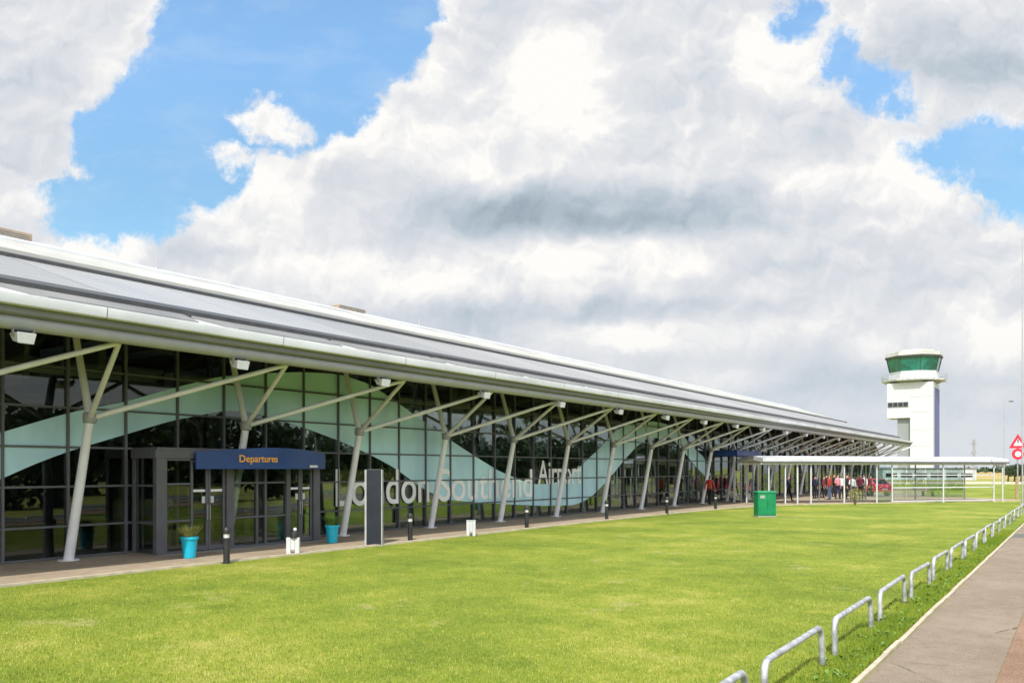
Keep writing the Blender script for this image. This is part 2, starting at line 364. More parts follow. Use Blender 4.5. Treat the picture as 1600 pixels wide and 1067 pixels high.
def sheet(name, poly, z, m, kind='structure', thick=None):
    b = MB()
    if thick: b.prism(poly, 'z', z-thick, z)
    else: b.add([(x, y, z) for x, y in poly], [tuple(range(len(poly)))])
    o = b.build(name, m); o['kind'] = kind; return o
def fix_up(o):
    for p in o.data.polygons:
        if p.normal.z < 0: o.data.flip_normals(); break

# ------------------------------------------------------------------ ground
# the lawn, paving and path edges as measured
LAWN = [(-16.55, -14), (-2.0, -14), (-2.0, 69.5), (-4.3, 66.9), (-9.6, 59.6), (-13.2, 54.6), (-15.4, 50.6), (-16.3, 46), (-16.8, 38), (-16.85, 28), (-16.7, 18)]
g = sheet('ground', [(-2500, -600), (2500, -600), (2500, 4000), (-2500, 4000)], -.03, 'field'); fix_up(g)
g = sheet('lawn', LAWN, 0., 'lawn'); fix_up(g)
g = sheet('pavement', [(-20.9, -14), (-16.62, -14), (-16.77, 18), (-16.92, 28), (-16.87, 38), (-16.37, 46), (-15.47, 50.7), (-13.27, 54.7), (-9.67, 59.7), (-4.3, 67.0),
                       (-3.4, 68.2), (-4.2, 71.0), (-6.5, 72.5), (-10.5, 74), (-14.5, 108), (-20.9, 108)], .025, 'plaza'); fix_up(g)
kb = MB()
edge = [(-16.58, -14), (-16.73, 18), (-16.88, 28), (-16.83, 38), (-16.33, 46), (-15.43, 50.6), (-13.23, 54.6), (-9.63, 59.6), (-4.3, 66.9), (-3.2, 68.4)]
for (x0, y0), (x1, y1) in zip(edge, edge[1:]):
    L_ = math.hypot(x1-x0, y1-y0); nx, ny = (y1-y0)/L_*.075, -(x1-x0)/L_*.075; nn = max(1, round(L_/1.0))
    for i in range(nn):
        a = (x0+(x1-x0)*(i+.006)/nn, y0+(y1-y0)*(i+.006)/nn); b = (x0+(x1-x0)*(i+.994)/nn, y0+(y1-y0)*(i+.994)/nn)
        kb.prism([(a[0]-nx, a[1]-ny), (a[0]+nx, a[1]+ny), (b[0]+nx, b[1]+ny), (b[0]-nx, b[1]-ny)], 'z', -.1, .045+random.uniform(-.004, .004))
kb.build('pavement_kerb', 'kerb')['kind'] = 'structure'
g = sheet('footpath', [(-1.88, -14), (-.74, -14), (-.74, 170), (-1.88, 170)], -.012, 'asphalt'); fix_up(g)
kb = MB()
y = -14.
while y < 80:
    x = -1.93+random.uniform(-.008, .008); l = .91
    kb.box((x-.028, y+.004, -.1), (x+.028, y+l, random.uniform(.0, .012))); y += .915
kb.build('path_edging', 'kerb')['kind'] = 'structure'
g = sheet('cycle_lane', [(-.735, -14), (1.6, -14), (1.6, 170), (-.735, 170)], -.014, 'redtar'); fix_up(g)
g = sheet('crossing_strip', [(-1.87, 31.5), (1.6, 31.5), (1.6, 33.4), (-1.87, 33.4)], -.006, 'road'); fix_up(g)
g = sheet('road', [(1.85, -60), (9.5, -60), (9.5, 400), (1.85, 400)], -.016, 'road'); fix_up(g)
kb = MB(); kb.box((1.6, -60, -.1), (1.85, 400, .06)); kb.build('road_kerb', 'kerb')['kind'] = 'structure'
# service road and dry field far beyond the lawn
def quadz(name, pts, z, m):
    o = sheet(name, pts, z, m); fix_up(o); return o
quadz('far_road', [Zd(1340, 125), Zd(1640, 125), Zd(1640, 150), Zd(1340, 150)], -.022, 'kerb')
quadz('far_verge', [Zd(1330, 60), Zd(1620, 60), Zd(1620, 125), Zd(1340, 125)], -.026, 'lawn')
bk = MB(); A = Zd(1440, 190); B = Zd(1690, 190); C_ = Zd(1690, 290); D_ = Zd(1440, 290)
nx_ = 40
top = []
for i in range(nx_+1):
    t = i/nx_
    for (p, q, h) in ((A, B, -.02), ((A[0]*.8+D_[0]*.2, A[1]*.8+D_[1]*.2), (B[0]*.8+C_[0]*.2, B[1]*.8+C_[1]*.2), 1.1), (D_, C_, 1.25)):
        top.append((p[0]+(q[0]-p[0])*t, p[1]+(q[1]-p[1])*t, h+(random.uniform(-.25, .25) if h > 0 else 0)))
bk.add(top, [(i*3+j, i*3+j+1, (i+1)*3+j+1, (i+1)*3+j) for i in range(nx_) for j in range(2)])
bk.build('earth_bank', 'brown', smooth=True)['kind'] = 'structure'

# grass blades over the near lawn and the verge
def blades(name, num, region, hmin, hmax, wid, mats):
    pts = []
    rng = np.random.default_rng(3)
    while len(pts) < num:
        k = region(rng, num); pts = k if len(pts) == 0 else np.vstack([pts, k])
    pts = pts[:num]; h = rng.uniform(hmin, hmax, num); a = rng.uniform(0, 2*np.pi, num); w = wid*rng.uniform(.6, 1.4, num)
    lean = rng.uniform(0, .7, num)*h; la = rng.uniform(0, 2*np.pi, num)
    v = np.zeros((num, 3, 3)); v[:, :, :2] = pts[:, None, :]
    dx = np.stack([np.cos(a)*w, np.sin(a)*w], 1)
    v[:, 0, :2] -= dx; v[:, 1, :2] += dx; v[:, 2, 0] += np.cos(la)*lean; v[:, 2, 1] += np.sin(la)*lean; v[:, 2, 2] = h; v[:, :2, 2] = -.002
    me = bpy.data.meshes.new(name); me.vertices.add(num*3); me.vertices.foreach_set('co', v.ravel())
    me.loops.add(num*3); me.loops.foreach_set('vertex_index', np.arange(num*3, dtype=np.int32))
    me.polygons.add(num); me.polygons.foreach_set('loop_start', np.arange(0, num*3, 3, dtype=np.int32)); me.polygons.foreach_set('loop_total', np.full(num, 3, dtype=np.int32))
    for q in mats: me.materials.append(M[q])
    me.polygons.foreach_set('material_index', rng.choice(len(mats), num, p=[.6, .25, .15] if len(mats) == 3 else None).astype(np.int32)); me.update(); me.validate()
    o = bpy.data.objects.new(name, me); COL.objects.link(o); return o
M['blade'] = ground_mat('grass_blade', [(0, (.125, .19, .016)), (.5, (.205, .27, .024)), (1, (.30, .335, .045))], .28, 1.6, bump=.0)
M['blade2'] = ground_mat('grass_blade_yellow', [(0, (.30, .31, .05)), (1, (.46, .42, .15))], .28, 1.6, bump=.0)
M['blade3'] = ground_mat('grass_blade_deep', [(0, (.11, .19, .015)), (1, (.17, .26, .025))], .35, 3.2, bump=.0)
def reg_lawn(rng, k):
    z = 7.5+30*rng.random(k)**1.35; u = rng.uniform(-30, 1690, k); z = np.where(rng.random(k) < np.clip((39-z)/14, 0, 1), z, 8.+10*rng.random(k)); x = (u-800)/1300*z
    X = x*CP-z*SP; Y = x*SP+z*CP; ok = (X > -16.4) & (X < -2.0); return np.stack([X, Y], 1)[ok]
tag(blades('lawn_grass', 260000, reg_lawn, .012, .038, .0045, ['blade', 'blade2', 'blade3']), 'short mown grass of the lawn', 'grass', kind='stuff')
def reg_verge(rng, k):
    Y = 4.5+30*rng.random(k)**1.6; X = -1.97-np.abs(rng.normal(0, .28, k)); ok = X > -3.0; return np.stack([X, Y], 1)[ok]
tag(blades('verge_grass', 42000, reg_verge, .03, .085, .004, ['blade', 'blade3']), 'longer grass along the path edge under the hoop rails', 'grass', kind='stuff')
# broad-leaved weeds in the verge
wb = MB()
for i in range(330):
    Y = 5.5+22*random.random()**1.5; X = -2.02-abs(random.gauss(0, .13)) if random.random() < .7 else -2.05-random.random()*.5
    for k in range(random.randint(4, 7)):
        a = random.uniform(0, 6.28); l = random.uniform(.03, .085); w = l*.28; ca, sa = math.cos(a), math.sin(a); up = random.uniform(.2, .9)*l
        wb.add([(X, Y, .005), (X+ca*l*.5-sa*w, Y+sa*l*.5+ca*w, up*.8), (X+ca*l, Y+sa*l, up), (X+ca*l*.5+sa*w, Y+sa*l*.5-ca*w, up*.8)], [(0, 1, 2, 3)])
tag(wb.build('verge_weeds', 'leafbright'), 'low broad-leaved weeds growing at the path edge', 'weeds', kind='stuff')

# ------------------------------------------------------------------ the terminal
Y0, Y1 = -7.3, 106.2
BAY = 4.475; COLY = [10.63+BAY*i for i in range(-4, 22)]
XE = -16.3
def rz(dd, off=0.): return 5.37+.32*dd+off
T = thing('terminal_building', 'long low glass airport terminal with branching steel struts under an overhanging sloped roof', 'terminal', (0, 0, 0))
rf = MB(); rf.prism([(XE, rz(0)), (XE-13, rz(13)), (XE-15, rz(13)-.1), (XE-27, rz(0)+1), (XE-27, rz(0)+.7), (XE-15, rz(13)-.45), (XE-13, rz(13)-.32), (XE, rz(0)-.27)], 'y', Y0, Y1)
roof = rf.build('roof', 'roofgrey', T)
def strip(name, d0, d1, o0, o1, m, y0=Y0, y1=Y1, bevel=0, parent=roof):
    b = MB(); b.prism([(XE-d0, rz(d0, o0)), (XE-d1, rz(d1, o0)), (XE-d1, rz(d1, o1)), (XE-d0, rz(d0, o1))], 'y', y0, y1)
    return b.build(name, m, parent, bevel=bevel)
# rounded white gutter along the eave
gp = [(-16.31, 5.23), (-16.19, 5.23), (-16.165, 5.25), (-16.14, 5.42), (-16.15, 5.445), (-16.32, 5.455), (-16.32, 5.39), (-16.305, 5.39)]
b = MB(); b.prism(gp, 'y', Y0-.05, Y1+.05); b.build('gutter', 'white', roof, smooth=True)
for i in range(25):
    yj = 9.2+BAY*(i-3); b = MB(); b.prism([(x+(.003 if x > -16.3 else 0), z+(.003 if z > 5.3 else -.003)) for x, z in gp], 'y', yj-.008, yj+.008); b.build('gutter_joint', 'roofgrey', roof)
strip('eave_sheet', .03, 1.95, .004, .03, 'white')
for i in range(25):                                   # grey pads along the eave, one per bay
    ya = 7.9+BAY*(i-3); 
    if ya+3.9 > Y1: break
    b = MB(); d0, d1 = .34, 1.25
    v = [(XE-d0-.05, ya+.4, rz(d0+.05, .034)), (XE-d1, ya-.3, rz(d1, .034)), (XE-d1, ya+3.95, rz(d1, .034)), (XE-d0, ya+3.75, rz(d0, .034)),
         (XE-d0-.05, ya+.4, rz(d0+.05, .09)), (XE-d1, ya-.3, rz(d1, .10)), (XE-d1, ya+3.95, rz(d1, .10)), (XE-d0, ya+3.75, rz(d0, .09))]
    b.add(v, [(0,3,2,1),(4,5,6,7),(0,1,5,4),(1,2,6,5),(2,3,7,6),(3,0,4,7)]); b.build('eave_pad', 'roofgrey', roof)
strip('valley_channel', 1.28, 1.95, .031, .20, 'dark')
for i in range(25):
    ya = 10.63+BAY*(i-4); yb = min(ya+BAY-.07, Y1)
    b = MB(); 
    for k in range(6):
        a0 = 1.97+k*.865; a1 = a0+.845
        b.prism([(XE-a0, rz(a0, .005)), (XE-a1, rz(a1, .005)), (XE-a1, rz(a1, .17)), (XE-a0, rz(a0, .17))], 'y', ya, yb)
    b.build('roof_panel', 'roofpanel' if i % 3 else 'roofpanel2', roof)
strip('panel_upstand', 7.17, 7.42, .005, .27, 'dark')
strip('grey_flashing', 7.43, 8.95, .004, .19, 'roofgrey')
strip('ridge_sheet', 8.96, 13.0, .005, .26, 'ridge')
strip('ridge_cap', 12.4, 13.2, .24, .36, 'white')
b = MB()
for i in range(0, 75):
    yy = Y0+.5+i*1.5; b.box((XE-8.98, yy, rz(9, .0)), (XE-9.02, yy+.05, rz(9, .0)+.24))
b.build('sheet_seam', 'roofgrey', roof)
# eave tube and soffit
b = MB(); b.cyl((-16.55, Y0, 4.97), (-16.55, Y1, 4.97), .15, n=16); b.build('eave_tube', mat('tube_paint', (.35, .355, .37), .4, vary=.06), T, smooth=True)
b = MB(); b.prism([(-16.305, 5.20), (-16.36, 5.08), (-17.0, 5.02), (-17.7, 5.16), (-17.7, 5.30), (-16.305, 5.26)], 'y', Y0, Y1); b.build('soffit', 'soffit', T)
# rafters and purlins
for i, yc in enumerate(COLY):
    b = MB(); b.prism([(-16.7, 4.98), (-16.7, 5.10), (-29.2, rz(12.9)-.34), (-29.2, rz(12.9)-.7), (-20.2, 5.42+.35), (-18.0, 5.1)], 'y', yc-.07, yc+.07)
    b.build('rafter', 'beam', T)
for k, xx in enumerate([-17.9, -19.2, -20.5, -22.0, -23.5, -25., -26.5, -28.]):
    b = MB(); dd = XE-xx; b.box((xx-.05, Y0, rz(dd, -.52)), (xx+.05, Y1, rz(dd, -.33))); b.build('purlin', 'steelgrey', T)
# branching struts
def strut_set(yc):
    base = Vector((-20.0, yc-.2, .02)); fork = Vector((-19.45, yc+.02, 3.42)); topc = Vector((-20.15, yc+.02, 5.62))
    tip = Vector((-16.72, yc-.85, 4.86)); tip2 = Vector((-16.72, yc-.85+BAY, 4.86))
    b = MB(); b.cyl(base, fork, .118, .10, 16); b.cyl(base-Vector((0, 0, .0)), base+Vector((0, 0, .03)), .24, .24, 16)
    c = b.build('column', 'steel', T, smooth=True)
    for (q, r0, r1) in ((topc, .095, .075), (tip, .07, .055), (tip2, .07, .055)):
        s = MB(); dr = (q-fork).normalized(); s.cyl(fork+dr*.08, q, r0, r1, 14); s.build('strut', 'steel', c, smooth=True)
    s = MB(); s.lathe((fork.x, fork.y, fork.z-.14), [(.05, 0), (.15, .03), (.16, .14), (.15, .25), (.05, .28)], 16); s.build('joint', 'steelgrey', c, smooth=True)
    return c
first = strut_set(0.)
for i, yc in enumerate(COLY[1:]):
    c = first if i == 0 else copy_tree(first, T)
    c.location = (0, yc, 0)
# curtain wall
WX = -20.45; WS = BAY/3
def window0():
    b = MB(); b.box((WX-.012, .03, .10), (WX+.0, WS-.03, 6.38)); w = b.build('window', 'glass', T)
    f = MB(); f.box((WX-.10, -.03, .0), (WX+.07, .03, 6.45))
    for z in [.06]+[.82+.96*k for k in range(6)]+[6.40]: f.box((WX-.08, .032, z-.025), (WX+.06, WS-.032, z+.025))
    f.build('frame', 'frame', w); return w
w0 = window0()
for k in range(-12, 64):
    w = w0 if k == -12 else copy_tree(w0, T)
    w.location = (0, 10.63+WS*k, 0)
# frosted wave band on the glass
upper = [(-200, 725), (-90, 705), (0, 676), (95, 648), (140, 638), (191, 629), (271, 606), (344, 588), (415, 583), (475, 581), (533, 585), (580, 601), (628, 634), (688, 677), (741, 712), (780, 736),
         (830, 756), (860, 756), (884, 748), (909, 726), (937, 700), (960, 674), (980, 663), (1020, 658), (1040, 662), (1060, 672), (1080, 696), (1100, 714), (1112, 745)]
lower = [(-200, 800), (-90, 778), (0, 750), (29, 735), (92, 710), (140, 695), (191, 680), (268, 657), (347, 642), (377, 641), (418, 651), (475, 668), (529, 688), (576, 709), (614, 729), (640, 748), (665, 766), (700, 781),
         (780, 787), (850, 790), (895, 789), (910, 784), (926, 774), (940, 760), (958, 740), (974, 720), (994, 698), (1012, 684), (1050, 684), (1072, 710), (1086, 728), (1100, 742), (1112, 762)]
def towall(pts):
    out = []
    for u, yy in pts:
        Y, z = onX(u, 20.44); out.append((Y, 2.2+(733-yy)*z/1300))
    return out
up, lo = towall(upper), towall(lower)
ys = np.arange(up[0][0], up[-1][0], .12)
hu = np.interp(ys, [p[0] for p in up], [p[1] for p in up]); hl = np.interp(ys, [p[0] for p in lo], [p[1] for p in lo])
k5 = np.ones(7)/7
hu = np.convolve(np.pad(hu, 3, 'edge'), k5, 'valid'); hl = np.convolve(np.pad(hl, 3, 'edge'), k5, 'valid')
b = MB(); vs = []; nn = len(ys)
for X in (WX+.008, WX+.014):
    for a, h1, h2 in zip(ys, hl, hu): vs += [(X, a, max(.1, h1)), (X, a, min(6.3, max(h2, h1+.02)))]
fs = [(2*i, 2*i+2, 2*i+3, 2*i+1) for i in range(nn-1)]+[(2*nn+2*i, 2*nn+2*i+1, 2*nn+2*i+3, 2*nn+2*i+2) for i in range(nn-1)]
b.add(vs, fs); b.build('frosted_wave', 'film', T)
# terminal name across the glass, word by word
def word(body, ua, ub, ybase, size, xs=None):
    Ya, _ = onX(ua, 20.4); Yb, z = onX(ub, 20.4)
    o = text_mesh('lettering', body, size, 'letter', T, (0, 0, 0), (R(90), 0, R(90)), depth=.012, offset=.012)
    wd = max(v.co.x for v in o.data.vertices)-min(v.co.x for v in o.data.vertices)
    mn = min(v.co.x for v in o.data.vertices)
    o.data.transform(Matrix.Translation((-mn, 0, 0))); o.data.transform(Matrix.Diagonal(((Yb-Ya)/wd, 1, 1, 1)))
    o.location = (WX+.032, Ya, ybase)
word('London', 525, 671, .98, 1.78)
word('Southend', 686, 832, .98, 1.78)
word('Airport', 841, 908, 1.52, 1.56)
# inside
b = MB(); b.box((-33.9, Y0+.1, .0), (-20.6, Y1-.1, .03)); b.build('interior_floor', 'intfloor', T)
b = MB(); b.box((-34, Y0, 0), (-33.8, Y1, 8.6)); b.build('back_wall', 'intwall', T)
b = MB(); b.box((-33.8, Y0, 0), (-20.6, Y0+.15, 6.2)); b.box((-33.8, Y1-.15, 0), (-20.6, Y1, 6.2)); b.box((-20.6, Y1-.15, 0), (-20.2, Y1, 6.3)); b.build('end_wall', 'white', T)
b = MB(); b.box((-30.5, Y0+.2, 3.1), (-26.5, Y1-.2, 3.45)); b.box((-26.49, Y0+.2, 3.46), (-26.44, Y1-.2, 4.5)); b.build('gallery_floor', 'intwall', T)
b = MB()
for k in range(9):
    xx = -21.6-.42*k
    for i in range(16): b.box((xx-.03, Y0+1+i*7.1+.3*k, 4.62+.09*k), (xx+.03, Y0+6.8+i*7.1+.3*k, 4.74+.09*k))
b.build('ceiling_louvre', 'whitepaint', T)
for i in range(0, 25):
    b = MB(); yc = -5.+i*BAY; b.cyl((-24.2, yc, 0), (-24.2, yc, 6.9), .1, n=12); b.build('interior_column', 'beam', T, smooth=True)
b = MB()
for i in range(60):
    yy = Y0+3+i*1.85
    if random.random() < .75: b.box((-26+random.uniform(-3, 3), yy, 4.6+random.uniform(-.1, .9)), (-22+random.uniform(-.3, .5), yy+random.uniform(.06, .5), 4.75+random.uniform(.9, 1.0)))
b.build('ceiling_services', 'steelgrey', T)
for i in range(14):
    b = MB(); yy = 20+i*6.1+random.uniform(-1, 1); b.box((-24.6, yy, .03), (-23.8, yy+2.2, 1.1)); b.box((-24.7, yy-.04, 1.1), (-23.7, yy+2.24, 1.15)); b.build('desk', 'intwall' if i % 2 else 'steelgrey', T)

# ------------------------------------------------------------------ departures porch
PX = -19.3
E = thing('entrance_porch', 'grey framed glass entrance porch with a bowed navy fascia reading Departures', 'porch', (PX, 15.0, .025))
def Ep(b, name, m, parent=None, **k):
    b.v = [(x-PX, y-15.0, z-.025) for x, y, z in b.v]; return b.build(name, m, parent or E, **k)
for (ya, yb) in ((12.28, 12.58), (14.38, 14.62), (16.46, 16.56), (17.5, 17.76)):
    b = MB(); b.box((PX-.16, ya, .03), (PX, yb, 2.48)); Ep(b, 'pillar', 'doorframe', bevel=.006)
b = MB()
b.box((PX-.16, 12.25, 2.482), (PX+.01, 17.8, 2.70))
b.box((PX-1.1, 12.25, 2.482), (PX-.162, 12.4, 2.70)); b.box((PX-1.1, 12.28, .03), (PX-1.0, 12.42, 2.483)); b.box((PX-1.1, 17.62, .03), (PX-1.0, 17.76, 2.481)); b.box((PX-1.1, 17.64, 2.482), (PX-.162, 17.76, 2.70))

Ep(b, 'frame', 'doorframe', bevel=.006)
b = MB(); b.box((PX-1.1, 12.3, 2.702), (PX, 17.75, 2.76)); Ep(b, 'porch_roof', 'doorframe')
for yq in (12.335, 17.685):
    b = MB(); b.box((PX-.998, yq, .05), (PX-.165, yq+.01, 2.47)); sgl = Ep(b, 'side_glass', 'glass')
    for z in (.82, 1.78): b = MB(); b.box((PX-.998, yq-.025, z-.025), (PX-.162, yq+.035, z+.025)); Ep(b, 'glazing_bar', 'doorframe', sgl)
for (ya, yb, mul) in ((12.6, 13.28, []), (14.64, 16.44, [15.42, 15.72])):
    b = MB(); b.box((PX-.085, ya, .08), (PX-.075, yb, 2.47)); w = Ep(b, 'window', 'glass')
    b = MB()
    for z in (.06, .86, 1.82, 2.45): b.box((PX-.12, ya, z-.025), (PX-.03, yb, z+.025))
    for m_ in mul: b.box((PX-.121, m_-.03, .05), (PX-.025, m_+.03, 2.47))
    Ep(b, 'window_bar', 'doorframe', w)
for (ya, yb) in ((13.3, 14.36), (16.58, 17.48)):
    mid = (ya+yb)/2
    for s, (a, c) in enumerate(((ya, mid-.004), (mid+.004, yb))):
        b = MB(); w_ = .07
        b.box((PX-.11, a, .05), (PX-.05, a+w_, 2.46)); b.box((PX-.11, c-w_, .05), (PX-.05, c, 2.46)); b.box((PX-.108, a+w_, .05), (PX-.052, c-w_, .17)); b.box((PX-.108, a+w_, 2.38), (PX-.052, c-w_, 2.46))
        dr = Ep(b, 'door', 'doorframe', bevel=.004)
        b = MB(); b.box((PX-.085, a+w_, .17), (PX-.078, c-w_, 2.38)); Ep(b, 'door_glass', 'glass', dr)
        b = MB(); b.box((PX-.076, a+w_+.01, 1.60), (PX-.070, c-w_-.01, 1.665)); Ep(b, 'notice_strip', 'led', dr)
        hy = c-w_-.11 if s == 0 else a+w_+.01
        b = MB(); b.box((PX-.076, hy, 1.30), (PX-.070, hy+.10, 1.48)); Ep(b, 'door_notice', 'whitepaint', dr)
        b = MB(); hy = c-.035 if s == 0 else a+.035; b.cyl((PX-.02, hy, .85), (PX-.02, hy, 1.25), .011); b.cyl((PX-.05, hy, .9), (PX-.02, hy, .9), .009); b.cyl((PX-.05, hy, 1.2), (PX-.02, hy, 1.2), .009); Ep(b, 'handle', 'alu', dr, smooth=True)
b = MB(); b.box((PX-1.0, 12.3, -.02), (PX+.25, 17.75, .028)); Ep(b, 'threshold', 'steelgrey')
# bowed fascia
N_ = 28; vs = []; ya, yb = 13.34, 17.86
for i in range(N_+1):
    t = i/N_; y = ya+(yb-ya)*t; bow = math.sin(math.pi*t); X = PX+.12+.62*bow; zt = 2.66+.14*bow
    vs += [(X, y, 2.21), (X, y, zt), (X-.06, y, zt), (X-.06, y, 2.21)]
b = MB(); fs = []
for i in range(N_):
    for k in range(4): fs.append((i*4+k, i*4+(k+1) % 4, i*4+4+(k+1) % 4, i*4+4+k))
fs += [(0, 1, 2, 3), tuple(4*N_+k for k in (3, 2, 1, 0))]; b.add(vs, fs); fa = Ep(b, 'fascia', 'navy', smooth=True)
b = MB(); poly = [(PX+.001, ya)]+[(PX+.055+.62*math.sin(math.pi*i/N_), ya+(yb-ya)*i/N_) for i in range(N_+1)]+[(PX+.001, yb)]
b.prism(poly, 'z', 2.49, 2.56); Ep(b, 'canopy_slab', 'navy')
def fascia_text(body, u0, u1, z, size, m, offset=0.):
    Ya, _ = onX(u0, 18.6); Yb, _ = onX(u1, 18.6)
    o = text_mesh('lettering', body, size, m, fa, (0, 0, 0), (0, 0, 0), depth=.006, offset=offset)
    mn = min(v.co.x for v in o.data.vertices); mx = max(v.co.x for v in o.data.vertices)
    for v in o.data.vertices:
        y = Ya+(v.co.x-mn)/(mx-mn)*(Yb-Ya); t = (y-ya)/(yb-ya); X = PX+.13+.62*math.sin(math.pi*t)+v.co.z
        v.co = Vector((X-PX, y-15.0, z+v.co.y-.025))
fascia_text('Departures', 380, 432, 2.40, .27, 'orange', .004)
b = MB()
Yq, _ = onX(478, 18.9); Yr, _ = onX(497, 18.9)
b.add([(PX+.155+.62*math.sin(math.pi*((y-ya)/(yb-ya))), y, z) for y in (Yq, Yr) for z in (2.255, 2.32)], [(0, 2, 3, 1)]); Ep(b, 'sticker', 'led', fa)

# second porch further along the frontage
E2 = thing('entrance_porch', 'far entrance porch under a flat dark blue canopy beside the shelter', 'porch', (-19.4, 55, .025))
b = MB(); b.box((-.9, -2.0, 3.05), (.9, 3.0, 3.42)); b.build('fascia', 'navy', E2, bevel=.02)
for yy in (-1.9, -.6, .7, 1.9, 2.85):
    b = MB(); b.box((.6, yy, 0), (.7, yy+.1, 3.04)); b.build('post', 'whitepaint', E2)
b = MB(); b.box((.61, -1.79, 2.0), (.69, -.61, 2.08)); b.build('rail', 'whitepaint', E2)
for ya_, yb_ in ((-1.78, -.62), (.82, 1.88)):
    b = MB(); b.box((.645, ya_, .06), (.655, yb_, 1.98)); b.build('side_glass', 'glass2', E2)
# ------------------------------------------------------------------ things on the roof and eave
for (u0, u1, dd, h, lab) in ((-40, 52, 13.0, .52, 'tan plant enclosure on the roof ridge at the left edge'), (530, 573, 13.0, .45, 'small tan plant box on the roof ridge above the lettering')):
    X = XE-dd; Ya, _ = onX(u0, -X); Yb, _ = onX(u1, -X)
    t = thing('rooftop_unit', lab, 'rooftop unit', (X-.6, (Ya+Yb)/2, rz(dd)+.12)); l = (Yb-Ya)/2
    b = MB(); b.box((-.55, -l, .08), (.55, l, h)); b.build('housing', 'tan', t, bevel=.03)
    b = MB(); b.box((-.5, -l+.1, 0), (.5, -l+.25, .08)); b.box((-.5, l-.25, 0), (.5, l-.1, .08)); b.build('skid', 'dark', t)
    b = MB()
    for k in range(5): b.box((.551, -l+.12, .14+k*.07), (.57, l-.12, .165+k*.07))
    b.build('louvre', 'steelgrey', t)
for (u, h, lab) in ((245, .75, 'thin whip aerial standing on the roof near its left end'), (655, .5, 'short aerial on the ridge right of the tan box'), (1135, 1.1, 'short vent mast on the distant ridge')):
    X = XE-12.8; Y, _ = onX(u, -X); t = thing('roof_aerial', lab, 'aerial', (X, Y, rz(12.8)+.34))
    b = MB(); b.cyl((0, 0, 0), (0, 0, .06), .07, .06); b.build('base', 'alu', t)
    b = MB(); b.cyl((0, 0, .06), (0, 0, h), .018, .01, 8); b.build('mast', 'alu', t)
def flood(label):
    t = thing('floodlight', label, 'floodlight', (0, 0, 0), 0, 'floodlights hung under the eave')
    b = MB(); b.add([(-.20, -.22, -.02), (.20, -.22, -.02), (.20, .22, -.02), (-.20, .22, -.02), (-.14, -.17, -.2), (.17, -.17, -.28), (.17, .17, -.28), (-.14, .17, -.2)],
                    [(0,3,2,1),(4,5,6,7),(0,1,5,4),(1,2,6,5),(2,3,7,6),(3,0,4,7)]); b.build('housing', 'whitepaint', t, bevel=.01)
    b = MB(); b.add([(-.11, -.14, -.212), (.155, -.14, -.282), (.155, .14, -.282), (-.11, .14, -.212)], [(0, 1, 2, 3)]); b.build('lens', 'lamplens', t)
    b = MB(); b.box((-.05, -.24, -.1), (.05, -.222, .14)); b.box((-.05, .222, -.1), (.05, .24, .14)); b.box((-.05, -.22, .12), (.05, .22, .14)); b.build('bracket', 'steelgrey', t)
    return t
f0 = flood('white square floodlight under the eave, nearest the left edge of the photo')
nf = ['white square floodlight under the eave above the Departures porch', 'white square floodlight under the eave above the first letters of the name', 'white square floodlight under the eave above the start of the second word']
for i in range(19):
    t = f0 if i == 0 else copy_tree(f0)
    t.location = (-16.5, 7.75+4.9*i, 4.78); t.scale = (.8, .8, .8)
    if 1 <= i <= 3: t['label'] = nf[i-1]
    elif i > 3: t['label'] = 'small distant floodlight under the receding far half of the eave'

# ------------------------------------------------------------------ lawn-side furniture
def bollard(label):
    t = thing('bollard', label, 'bollard', (0, 0, 0), 0, 'black lighting bollards along the pavement edge')
    b = MB(); b.lathe((0, 0, 0), [(.10, 0), (.10, .02), (.075, .03), (.075, .60)], 20); b.build('post', 'black', t, smooth=True)
    b = MB(); b.lathe((0, 0, 0), [(.068, .601), (.068, .70)], 20); b.build('lens', 'whitepaint', t, smooth=True)
    b = MB(); b.lathe((0, 0, 0), [(.088, .701), (.092, .75), (.085, .81), (.055, .85), (.01, .868)], 20); b.build('cap', 'black', t, smooth=True)
    return t
bl = [(354, 880, 'black bollard with a white light band in front of the left porch doors'), (641, 845, 'black bollard just right of the navy totem'), (823, 825, 'black bollard below the lettering, between the white marker and the dip of the wave'),
      (948, 812, 'black bollard where the second wave begins to rise'), (1042, 803, 'black bollard second nearest the green cabinet'), (1118, 796, 'black bollard nearest the green cabinet, by the walking person')]
for i, (u, y, lab) in enumerate(bl):
    t = bollard(lab) if i == 0 else copy_tree(t)
    x, yy = G(u, y); t.location = (x, yy, 0.0); t['label'] = lab
x, yy = G(458, 866)
t = thing('marker_post', 'white low marker post with dark domed head before the right porch doors', 'marker post', (x, yy, 0), PHI, 'white low markers at the lawn edge')
b = MB(); b.box((-.17, -.05, 0), (-.055, .05, .44)); b.box((.055, -.05, 0), (.17, .05, .44)); b.box((-.053, -.045, .12), (.053, .045, .44)); b.build('body', 'whitepaint', t, bevel=.01)
b = MB(); b.lathe((0.03, 0, .44), [(.11, 0), (.115, .08), (.10, .15), (.06, .17)], 16); b.build('head', 'black', t, smooth=True)
b = MB(); b.lathe((.05, 0, .612), [(.04, 0), (.05, .04), (.03, .08)], 12); b.build('lens', 'whitepaint', t, smooth=True)
x, yy = G(736, 837)
t = thing('marker_post', 'white low plain marker post between two black bollards under the lettering', 'marker post', (x, yy, 0), PHI, 'white low markers at the lawn edge')
b = MB(); b.box((-.15, -.05, 0), (-.05, .05, .5)); b.box((.05, -.05, 0), (.15, .05, .5)); b.box((-.048, -.045, .14), (.048, .045, .5)); b.build('body', 'whitepaint', t, bevel=.01)
